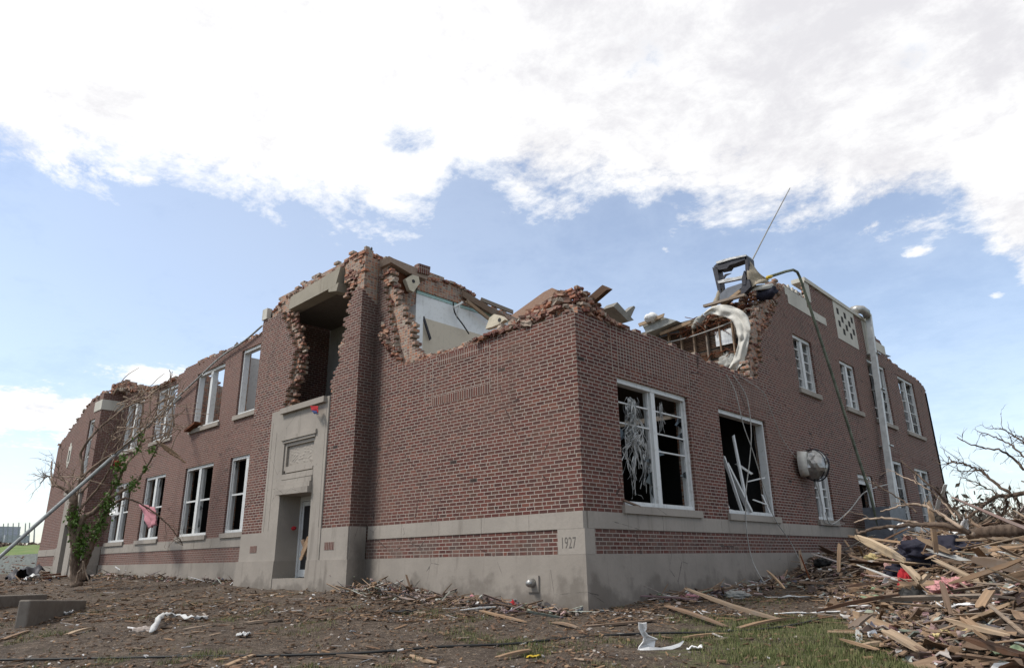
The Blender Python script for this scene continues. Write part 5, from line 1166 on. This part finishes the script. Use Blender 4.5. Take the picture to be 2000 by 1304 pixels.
big((1892,1090),(2020,1118),.26,.12,'wood','wide dark beam at the right behind the long rising board',d0=8.6,d1=8.0)
big((1910,1188),(1938,1146),.14,.03,'wood_pale','wide notched light board on the right of the heap',d0=6.6,d1=6.9)
big((1838,1130),(1855,1200),.08,.04,'wood','upright tan board right of the red cloth',d0=7.4,d1=7.0)
big((1875,1200),(1935,1250),.12,.04,'wood','weathered board sloping down at the front right of the heap',d0=6.7,d1=6.2)
big((1728,1228),(1803,1272),.20,.035,'wood_pale','wide pale grey plank lying on the ground at the front of the heap',.04,.04,d0=7.6,d1=6.9)
big((1885,1243),(2015,1283),.16,.05,'wood_dark','long dark timber in the front right corner',d0=6.6,d1=5.9)
big((1660,1228),(1700,1198),.15,.03,'wood','brown board lifted at the left foot of the heap',d0=8.,d1=8.4)
big((1650,1146),(1722,1136),.14,.04,'wood_dark','reddish dark board lying level on the heap left part',d0=10.2,d1=10.)
big((1672,1046),(1770,1096),.13,.12,'wood','broken log end pointing at the right wall',name='log',cat='log',d0=11.2,d1=10.)
big((1590,1195),(1760,1160),.07,.05,'wood_dark','dark pole lying across the left foot of the heap',d0=9.,d1=9.2,name='pole',cat='pole')
big((1812,1270),(1750,1248),.07,.03,'wood','thin board at the very front of the heap',.02,.02,d0=6.8,d1=7.4)
big((1718,1268),(1640,1246),.07,.03,'wood','thin pinkish board on the lawn before the heap',.02,.02,d0=7.3,d1=8.0)
big((1970,1240),(1840,1205),.09,.04,'wood_pale','light board low in the front right of the heap',d0=6.0,d1=6.9)
# sheets, cloths, insulation
lump('tarpaulin', onheap(1845,1098)+Vector((0,0,.12)), .62,.40,.24,.35, M['cloth_navy'], 'crumpled dark navy tarpaulin on top of the debris heap', 'tarpaulin', 2.2, 5, 5, None, .25)
lump('black_bag', onheap(1775,1125)+Vector((0,0,.05)), .32,.25,.16,.35, M['cloth_navy'], 'black bag sunk in the heap below the navy tarpaulin', 'bag', 2.4, 15, 4, None, .25)
lump('black_bag', onheap(1790,1185)+Vector((0,0,.0)), .26,.25,.22,.35, M['cable_black'], 'black hollow bag under the red cloth', 'bag', 2.4, 18, 4, None, .25)
lump('insulation_batt', onheap(1872,1160)+Vector((0,0,.06)), .22,.30,.12,.45, M['insul_pink'], 'torn pink insulation batt in the middle of the heap', 'insulation', 3.2, 2, 5, None, .35)
lump('insulation_batt', onheap(1710,1095)+Vector((0,0,.05)), .24,.22,.10,.4, M['insul_yellow'], 'yellowish insulation pad on the left top of the heap', 'insulation', 3, 3, 4)
lump('insulation_batt', onheap(1704,1176)+Vector((0,0,.04)), .20,.16,.08,.4, M['insul_green'], 'pale green insulation wad at the left foot of the heap', 'insulation', 3, 4, 4)
lump('insulation_batt', onheap(1720,1155)+Vector((0,0,.04)), .14,.12,.06,.4, M['insul_green'], 'smaller green insulation wad behind the other green one', 'insulation', 3, 14, 4)
lump('red_cloth', onheap(1772,1155)+Vector((0,0,.06)), .10,.10,.24,.3, M['cloth_red'], 'crumpled red cloth hanging in the middle of the heap', 'cloth', 2.2, 6, 4, None, .3)
lump('tyre_scrap', onheap(1612,1107)+Vector((0,0,.10)), .25,.2,.12,.3, M['cable_black'], 'black rubber scrap by the foundation where the heap begins', 'rubber', 2.2, 7, 4)
lump('cloth_bundle', onheap(1345,1172)+Vector((0,0,.04)), .20,.14,.07,.35, M['cloth_pink'], 'dusty pink cloth bundle on the strip of debris by the wall', 'cloth', 2.6, 21, 4)
lump('cloth_bundle', onheap(1440,1168)+Vector((0,0,.05)), .24,.16,.09,.35, M['membrane_grey'], 'grey cloth bundle on the strip of debris by the wall', 'cloth', 2.6, 22, 4)
def sheet(px, py, L, W, yaw, pit, m, label, name='torn_sheet', cat='sheet', amp=.06, seed=0, lift=.08, hp=True, n=14):
    c = (onheap(px, py) if hp else onground(px, py))+Vector((0,0,lift)); a = Vector((math.cos(yaw)*math.cos(pit), math.sin(yaw)*math.cos(pit), math.sin(pit))); b = a.cross(Vector((0,0,1))).normalized(); up = b.cross(a); rows = []
    for j in range(n):
        u = j/(n-1)-.5; w_ = W*(.6+.4*math.cos(u*2.6)+.25*noise.noise(Vector((j*.7, seed, 0))))
        rows.append([c+a*(L*u)+b*(w_*(i/5-.5))+up*(amp*(noise.noise(Vector((j*.45,i*.5,seed)))*1.6+.5*math.sin(j*.9+seed))) for i in range(6)])
    mb = MB(); mb.grid(rows); return thing(mb, name, M[m], label, cat, smooth=True, solid=.012)
sheet(1872,1058,1.0,.16,2.3,-.45,'plastic_white','curled white strip lying over the top of the heap',amp=.12,seed=1,lift=.18)
sheet(1778,1088,.55,.28,.6,.2,'plastic_white','white square sheet on the heap left of the navy tarpaulin',seed=2)
sheet(1840,1010,.9,.07,2.2,-.6,'vent_white','narrow pale metal channel slanting before the fallen trunk','metal_channel','channel',.02,3,.25)
sheet(1965,1092,.7,.36,.3,.1,'plastic_white','crumpled white sheet near the right edge of the heap',seed=4,amp=.12)
sheet(1985,1080,.5,.3,1.0,.1,'blind','grey white sheet at the right edge behind the crumpled one',seed=5)
sheet(1700,1195,.8,.05,.6,.03,'plastic_white','thin white trim strip pointing left on the grass','trim_strip','strip',.01,6,.10)
sheet(1610,1203,1.5,.045,.75,.02,'plastic_white','long white trim strip lying on the lawn','trim_strip','strip',.015,7,.06)
sheet(1545,1170,1.0,.05,.8,.0,'blind','pale strip in the debris near the wall foot','trim_strip','strip',.02,8,.05)
sheet(1705,1232,.28,.22,.3,.1,'cream','round pale board fragment at the front of the heap','board_fragment','fragment',.01,9,.07)
sheet(1782,1228,.22,.18,.9,.1,'cream','small cream board fragment beside the wide plank','board_fragment','fragment',.01,10,.08)
sheet(1865,1252,.40,.15,.5,.1,'insul_yellow','torn yellow board fragment in the front of the heap','board_fragment','fragment',.03,11,.09)
sheet(1925,1197,.6,.10,.3,.05,'plastic_white','white slat across the right of the heap','trim_strip','strip',.02,12,.10)
sheet(1985,1290,.35,.2,.6,.1,'insul_green','pale green sheet in the bottom right corner','torn_sheet','sheet',.04,13,.08)
sheet(1760,1045,.5,.10,.9,.1,'plastic_white','white scrap behind the log end',seed=14,lift=.15)
for i, (pts, lab) in enumerate([([(1805,1165),(1822,1185),(1845,1200),(1870,1205)],'white cable curling below the pink insulation'),([(1855,1208),(1875,1188),(1905,1186),(1925,1205),(1950,1198)],'grey cable looping over the front right of the heap'),([(1900,1140),(1935,1145),(1960,1170),(1985,1180)],'grey cable lying right of the pink insulation')]):
    mb = MB(); mb.tube(sag([onheap(x, y)+Vector((0,0,.09+.04*(j % 2))) for j, (x, y) in enumerate(pts)]), .014, 6); thing(mb, 'cable', M['plastic_white' if i == 0 else 'cable_grey'], lab, 'cable', smooth=True)
# rubble left, beyond the tree
def pile(pts, n, seed, spread, lab, m='mortar', hgt=.25, s0=.55, s1=.22):
    rr = random.Random(seed); mass = MB()
    for k in range(n):
        a = rr.choice(pts); x = a[0]+rr.gauss(0, spread); y = a[1]+rr.gauss(0, spread); r_ = math.hypot(x-a[0], y-a[1])
        z = gfull(x, y)+hgt*math.exp(-(r_/spread)**2*.7)*rr.random(); me = rr.choice(BR+BR2+PLK[:5])
        massadd(mass, me, (x, y, z+.03), (rr.gauss(0,.5), rr.gauss(0,.25), rr.uniform(0,6.3)), rr.uniform(.5,1.1)*s0)
    tag(mass.build('rubble', M[m]), kind='stuff', label=lab, cat='rubble')
q_ = [onground(x, y) for x, y in ((10,1108),(30,1104),(50,1104),(20,1118),(60,1112))]
pile([(a.x, a.y) for a in q_], 420, 5, .9, 'heap of pale rubble left of the far bay', 'loose_far', .9)
q_ = [onground(x, y) for x, y in ((190,1125),(215,1128),(95,1120),(70,1135),(30,1140),(240,1128))]
pile([(a.x, a.y) for a in q_], 260, 6, .6, 'broken bricks and boards at the foot of the tree', 'litter_mix', .25)
q_ = [onground(x, y) for x, y in ((505,1135),(540,1135),(575,1132),(600,1140),(690,1150),(720,1155),(740,1160))]
pile([(a.x, a.y) for a in q_], 480, 7, .32, 'rubble heaped at the entrance and in the corner beside it', 'litter_mix', .30)
q_ = [(u, -.35) for u in np.linspace(-6,-.2,14)]
pile(q_, 560, 8, .22, 'strip of rubble along the foot of the wing front', 'litter_mix', .10)
q_ = [(u, .15) for u in np.linspace(-25,-12,20)]
pile(q_, 420, 9, .25, 'strip of rubble along the foot of the long front', 'litter_mix', .10)
q_ = [(.45, u) for u in np.linspace(1.8,7,14)]
pile(q_, 620, 10, .22, 'strip of debris along the foot of the right wall', 'litter_mix', .10)
# dark tubes and scraps near the tree
for i, (a, b, r_, m) in enumerate([((70,1122),(130,1117),.035,'rust'),((85,1133),(130,1127),.035,'rust'),((75,1102),(115,1132),.04,'cable_black'),((108,1094),(130,1108),.04,'cable_black'),((60,1128),(128,1122),.03,'rust')]):
    p, q2 = onground(*a)+Vector((0,0,.06)), onground(*b)+Vector((0,0,.06))
    mb = MB(); mb.tube([p, q2], r_, 8); thing(mb, 'metal_tube', M[m], 'rusty tube lying on the ground left of the stripped tree' if m == 'rust' else ('dark beam slanting left of the stripped tree base, the lower one' if i == 2 else 'dark beam slanting left of the stripped tree base, the upper one'), 'tube', 'rusty tubes by the tree' if m == 'rust' else None)
sheet(45,1133,1.5,.8,.4,.25,'dark_metal','crumpled dark roofing metal at the left edge by the tree','metal_sheet','metal sheet',.3,31,.25,False)
sheet(60,1138,.7,.3,.2,.3,'vent_white','pale folded metal piece beside the crumpled dark roofing','metal_sheet','metal sheet',.1,32,.2,False)
lump('black_bag', onground(165,1135)+Vector((0,0,.12)), .16,.16,.14,.3, M['cable_black'], 'small black bag right of the tree foot', 'bag', seed=8)
# ------------------------------------------------------------------ foreground: named pieces
p0 = [(-40,1292),(200,1288),(350,1285),(520,1283),(700,1278),(860,1266),(1000,1260),(1100,1250),(1250,1240),(1400,1237),(1520,1228),(1600,1212)]
mb = MB(); mb.tube(sag([onground(x, y)+Vector((0,0,.022)) for x, y in p0], 10), .017, 6); thing(mb, 'ground_cable', M['cable_black'], 'long black cable lying across the foreground', 'cable', smooth=True)
# torn white plastic standing on the grass
c = onground(1262,1266); dist = (c-CO).dot(CF)
def pg(x, y, d_=0): return atd(x, y, dist+d_)
mb = MB()
mb.grid([[pg(1247,1215),pg(1254,1216,.02),pg(1263,1215)],[pg(1248,1228),pg(1255,1226,.03),pg(1263,1228)],[pg(1252,1236),pg(1256,1234,.03),pg(1260,1232)],[pg(1257,1245),pg(1261,1243,.04),pg(1266,1240)],[pg(1256,1252),pg(1264,1249,.04),pg(1284,1247,.02)],[pg(1248,1262),pg(1262,1257,.05),pg(1280,1250,.04)],[pg(1246,1269),pg(1262,1266,.04),pg(1278,1263,.0)]])
mb.grid([[pg(1248,1266,-.02),pg(1250,1270,-.04)],[pg(1268,1262,-.04),pg(1268,1270,-.06)],[pg(1290,1264,-.05),pg(1290,1269,-.06)],[pg(1312,1260,-.05),pg(1314,1267,-.07)],[pg(1324,1256,-.04),pg(1328,1262,-.06)],[pg(1334,1250,.0),pg(1336,1252,.0)]])
thing(mb, 'torn_plastic', M['plastic_white'], 'torn white plastic piece standing up on the grass before the corner', 'plastic piece', solid=.012)
mb = MB(); P = [onground(x, y)+Vector((0,0,h_)) for x, y, h_ in ((290,1238,.03),(303,1225,.14),(318,1212,.10),(345,1208,.04),(372,1215,.07),(398,1210,.03))]
P = sag(P, 5); mb.grid([[p+Vector((.03*noise.noise(Vector((i*.9,1,0))),.03*noise.noise(Vector((i*.9,4,0))),.03*math.sin(i*1.3))), p+Vector((.03,.035,.05*abs(math.sin(i*1.4)))), p+Vector((.04,.05,.015)), p+Vector((.05+.05*noise.noise(Vector((i*1.3,2,0))),.07+.06*noise.noise(Vector((i*1.1,3,0))),.03*math.cos(i*1.7)))] for i, p in enumerate(P)]); thing(mb, 'tattered_plastic', M['blind'], 'tattered grey white plastic strip on the bare earth at the left', 'plastic strip', smooth=True, solid=.012)
lump('burrow_rim', onground(280,1232)+Vector((0,0,-.02)), .25,.2,.08,.4, M['litter_mix'], 'dark clod beside the tattered plastic strip', 'clod', 3, 3, 4)
sheet(1357,1269,.18,.10,.5,.1,'plastic_white','small white scrap on the grass right of the torn plastic','paper_scrap','scrap',.02,41,.03,False)
sheet(1042,1284,.16,.07,.5,.1,'yellow','small yellow scrap in the bottom centre','paper_scrap','scrap',.01,42,.02,False)
sheet(915,1178,.28,.2,.5,.5,'cloth_pink','pink scrap by the wing foundation','paper_scrap','scrap',.03,43,.08,False)
sheet(996,1187,.22,.16,.5,.2,'cloth_red','red scrap by the wing foundation','paper_scrap','scrap',.05,44,.06,False)
sheet(785,1197,.55,.13,.4,.05,'tyre_black','dark flat strip lying on the bare earth','rubber_strip','strip',.02,45,.04,False)
sheet(475,1243,.20,.12,.5,.1,'blind','pale crumpled scrap on the earth at the lower left','paper_scrap','scrap',.03,46,.04,False)
sheet(130,1202,.25,.15,.5,.2,'plastic_white','white scrap at the foot of the nearer low wall','paper_scrap','scrap',.03,47,.05,False)
sheet(545,1118,1.4,.10,-.2,-.06,'plastic_white','white trim strip lying before the entrance','trim_strip','strip',.02,48,.35,False)
thing(plate([at(x, y, 1, -.55) for x, y in ((780,1158),(788,1160),(794,1144),(791,1156),(797,1164),(776,1166))], .03), 'slate_shard', M['black_slate'], 'dark slate shard standing against the wing foundation', 'slate')
GS = [((440,1304),(495,1284),'wood_pale','light orange split board at the bottom edge left of centre'),((550,1212),(475,1222),'wood','split board on the earth left of the black cable'),((430,1222),(352,1232),'wood','split board near the tattered plastic strip'),((125,1250),(180,1232),'wood_pale','thin split board at the lower left'),((0,1250),(60,1232),'wood','split board at the left edge'),((1440,1232),(1560,1212),'wood','split board on the lawn left of the heap'),((1290,1212),(1130,1228),'wood','split board on the grass in front of the corner'),((1080,1215),(1130,1235),'wood','split board leaning at the wing corner'),((672,1150),(714,1125),'wood_pale','fresh split board in the corner beside the entrance bay'),((935,1195),(1030,1218),'wood','long split board before the wing foundation'),((1430,1245),(1330,1248),'wood','thin split board lying on the lawn'),((800,1280),(850,1298),'wood_pale','split board at the bottom edge right of centre'),((660,1280),(740,1288),'wood','split board under the black cable'),((965,1292),(1040,1276),'wood','split board beside the yellow scrap'),((1300,1190),(1420,1228),'wood','brown board at the edge of the lawn before the right wall')]
for a, b, m, lab in GS:
    P0, P1 = onground(*a), onground(*b); P0.z = gfull(P0.x, P0.y)+.03; P1.z = gfull(P1.x, P1.y)+.03+(.30 if 'fresh' in lab else 0)
    L = (P1-P0).length; me = plank_mesh(L, .07 if L < 2 else .09, .03, M[m], int(a[0])); o = bpy.data.objects.new('split_board', me); COL.objects.link(o); x = (P1-P0).normalized(); y = Vector((0,0,1)).cross(x).normalized(); z = x.cross(y)
    o.rotation_euler = Matrix((x, y, z)).transposed().to_euler(); o.location = (P0+P1)/2; tag(o, lab, 'board')
# ------------------------------------------------------------------ ground litter and grass
lit = MB(); rr = random.Random(99)
def ground_pt(rr, y0=1120, y1=1330):
    px = rr.uniform(-60, 2050); py = y0+(y1-y0)*rr.random()**.8
    d = (CF*CAMP[0]+CR*(px-IW/2)-CU*(py-IH/2)); t = (-1.05-CO.z)/d.z
    for _ in range(10): q_ = CO+d*t; t *= .5+.5*(gz(q_.x, q_.y)-CO.z)/(q_.z-CO.z)
    return CO+d*t
def blocked(x, y): return (x < .05 and y > -.05 and x > -6.4) or (x < -6.3 and y > -.5)
cnt = 0
while cnt < 9500:
    q_ = ground_pt(rr) if cnt < 5200 else ground_pt(rr, 1112, 1215); x, y = q_.x, q_.y
    if blocked(x, y) or x < -34 or y > 9: continue
    lawn = math.hypot((x-4.2)*.6, (y+.2)*.45) < 1.5
    if lawn and rr.random() < .6: continue
    if noise.noise(Vector((x*.7, y*.7, 3))) < rr.uniform(-.6, .15): continue
    cnt += 1; z = gfull(x, y); typ = rr.random(); yaw = rr.gauss(2.4, .9); dsc = min(3., ((q_-CO).dot(CF))/11.)*(1.35 if cnt >= 5200 else 1.); L = (rr.uniform(.007,.028) if typ < .8 else rr.uniform(.03,.13))*dsc; W_ = rr.uniform(.006,.022) if typ > .35 else L*rr.uniform(.4,1)
    a = Vector((math.cos(yaw), math.sin(yaw), rr.gauss(0,.12)))*L; b = Vector((-math.sin(yaw), math.cos(yaw), rr.gauss(0,.3)))*W_; h_ = Vector((0,0,rr.uniform(.004,.016))); c = Vector((x, y, z+.006+rr.random()*.01))
    P = [c-a*rr.uniform(.8,1)-b, c+a-b*rr.uniform(.2,1), c+a*rr.uniform(.7,1)+b, c-a+b*rr.uniform(.3,1)]
    lit.hexa(P+[p+h_ for p in P])
tag(lit.build('ground_litter', M['litter']), kind='stuff', label='splinters and scraps strewn over the bare ground', cat='litter')
gm = MB(); cnt = 0
while cnt < 30000:
    q_ = ground_pt(rr, 1150, 1340); x, y = q_.x, q_.y
    if blocked(x, y) or hdist(x, y) > .15 or x < -20 or y > 6: continue
    lawn = max(0, 1-math.hypot((x-4.2)*.55, (y+.4)*.40)/1.7); v = noise.noise(Vector((x*.9, y*.9, 11)))+.5*noise.noise(Vector((x*3.2, y*3.2, 12)))
    if v*1.1+lawn*1.0 < .30+rr.uniform(-.1,.35): continue
    cnt += 1; z = gfull(x, y)
    for _ in range(1):
        a = rr.uniform(0,6.3); h_ = rr.uniform(.025,.075); w_ = .004; dx1 = math.cos(a); dy1 = math.sin(a); ln = rr.uniform(.2,1.)*h_
        gm.add([(x-dy1*w_,y+dx1*w_,z-.01),(x+dy1*w_,y-dx1*w_,z-.01),(x+dx1*ln,y+dy1*ln,z+h_)], [(0,1,2)])
tag(gm.build('grass', M['grass']), kind='stuff', label='short grass tufts on the lawn before the corner', cat='grass')
# ------------------------------------------------------------------ fallen tree at the right
FD = 9.6; a = atd(1990,1037,FD); FT = empty('fallen_tree', (a.x, a.y, a.z-.2), 'uprooted bare tree lying across the debris heap with its branches raised', 'tree')
mb = MB(); limb(mb, [(2140,1046),(2050,1038),(1985,1036),(1930,1038),(1890,1044)], 15, 10, FD-.6, FD+.3, .03, 1, sides=12); mb.build('trunk', M['bark'], FT, True)
FB = [([(1900,1042),(1862,1032),(1810,1027),(1775,1018),(1735,1012),(1700,1012),(1668,1020)],5.5,1.2,0),([(1895,1040),(1850,1026),(1800,1024),(1750,1027),(1710,1032),(1680,1040),(1673,1034)],6,2.2,0),
 ([(1880,1030),(1845,1008),(1815,992),(1790,984),(1755,988),(1720,998)],4.2,1.4,0),([(1880,1015),(1848,980),(1820,950),(1795,930),(1770,908),(1762,900)],2.8,1.2,0),([(1866,1010),(1838,975),(1812,955),(1785,940),(1750,925)],2.2,.8,0),
 ([(1790,1000),(1760,975),(1730,957),(1700,940),(1690,925)],1.8,.8,0),
 ([(2060,955),(2010,962),(1975,967),(1945,970),(1925,982),(1905,1000),(1885,1012)],5.5,2.8,1),([(1978,966),(1950,948),(1918,922),(1890,908),(1865,902),(1852,891)],3.6,1.1,1),([(1868,901),(1852,905),(1838,907)],1.4,.7,1),
 ([(2030,935),(2000,915),(1975,892),(1955,879),(1925,875),(1893,866),(1869,853)],3.2,1.0,1),([(2010,905),(1988,880),(1965,863),(1940,852),(1912,843)],2.2,.9,1),([(2020,885),(1996,862),(1975,848),(1955,838),(1937,837)],2.0,.8,1),
 ([(1945,965),(1938,958),(1908,943),(1890,936),(1871,931)],1.8,.6,1),([(1932,918),(1905,917),(1880,920),(1874,920)],1.3,.6,1),([(1965,972),(1966,990),(1956,1008),(1955,1024)],3.0,1.8,1),([(1985,970),(1990,985),(1992,1005),(1988,1012)],2.2,1.0,1),
 ([(1925,984),(1900,984),(1880,988),(1860,996)],2.,.8,1),([(2010,870),(1998,855),(1985,850),(1968,856)],1.5,.6,1)]
for i, (px, r0, r1, k) in enumerate(FB):
    mb = MB(); P = limb(mb, px, r0, r1, FD+(.3 if k else 0), FD+(.9 if k else .9), .08, 80+i); twigs(mb, P, 7 if k else 3, .32, .006, 140+i, Vector((-.3,0,.2)), 1, .1); mb.build('branch', M['bark'] if (k or i % 2) else M['bark_pale'], FT, True)
# scrub behind it
mb = MB(); rr = random.Random(8)
for k in range(420):
    px = rr.uniform(1858,2060); c = atd(px, 1052, rr.uniform(24,38)); P = [c]; d_ = Vector((rr.gauss(0,.5), rr.gauss(0,.5), 1)).normalized(); L = rr.uniform(.5,2.1)*(1.2 if px > 1900 else .8)
    for s in range(4): d_ = (d_+Vector((rr.gauss(0,.25), rr.gauss(0,.25), 0))).normalized(); P.append(P[-1]+d_*L/4)
    mb.tube(P, [.022*(1-.2*s) for s in range(5)], 4)
tag(mb.build('far_scrub', M['bark_pale']), kind='stuff', label='bare scrub beyond the fallen tree', cat='scrub')
mb = MB()
for k in range(90):
    px = rr.uniform(1850,2100); c = atd(px, 1062+rr.uniform(-16,6), rr.uniform(22,40)); leaves(mb, c, .55, 26, .16, k)
tag(mb.build('far_debris', mat('dull_scrub', flat_fn((.13,.11,.085), .9))), kind='stuff', label='low tangled scrub and debris beyond the heap', cat='scrub')
# ------------------------------------------------------------------ far left: ruined frame, masts and brush on the rise
mb = MB(); a = atd(-60,1062,95); b = atd(90,1064,95)
for k in range(400):
    t = rr.random(); c = a.lerp(b, t)+Vector((0,0,rr.uniform(-.5,.05))); leaves(mb, c, .3, 3, .3, k+900, (1,1,.4))
tag(mb.build('far_brush', M['far_brush']), kind='stuff', label='brown brush along the top of the grassy rise', cat='brush')
for k, (x, y0, y1) in enumerate([(7,1022,1058),(16,1021,1058),(26,1021,1057),(37,1020,1057),(50,1021,1056),(58,1020,1056),(68,1022,1056)]):
    mb = MB(); p, q2 = atd(x-2, y1+4, 110), atd(x, y0, 110); mb.tube([p, q2], [.12,.07], 5); thing(mb, 'mast', M['far_grey'], 'thin grey mast in the row on the far horizon at the left', 'mast', 'masts on the far horizon')
mb = MB(); f0 = atd(22,1056,118)
for (x0, x1, y0, y1) in ((24,42,1038,1058),(30,36,1028,1038),(42,74,1045,1058)):
    p, q2 = atd(x0,y1+2,118), atd(x1,y0,118); mb.box(min(p.x,q2.x), max(p.x,q2.x), p.y-3, p.y+.5, p.z, q2.z)
thing(mb, 'far_ruin', M['far_grey'], 'hazy grey ruin on the far horizon at the left', 'building')
mb = MB(); a = atd(-20,1092,50); b = atd(75,1086,50); mb.beam((a.x,a.y,a.z-.5),(b.x,b.y,b.z-.5), .3, 1.4); thing(mb, 'boundary_wall', M['pale_wall'], 'grey boundary wall below the grassy rise', 'wall')
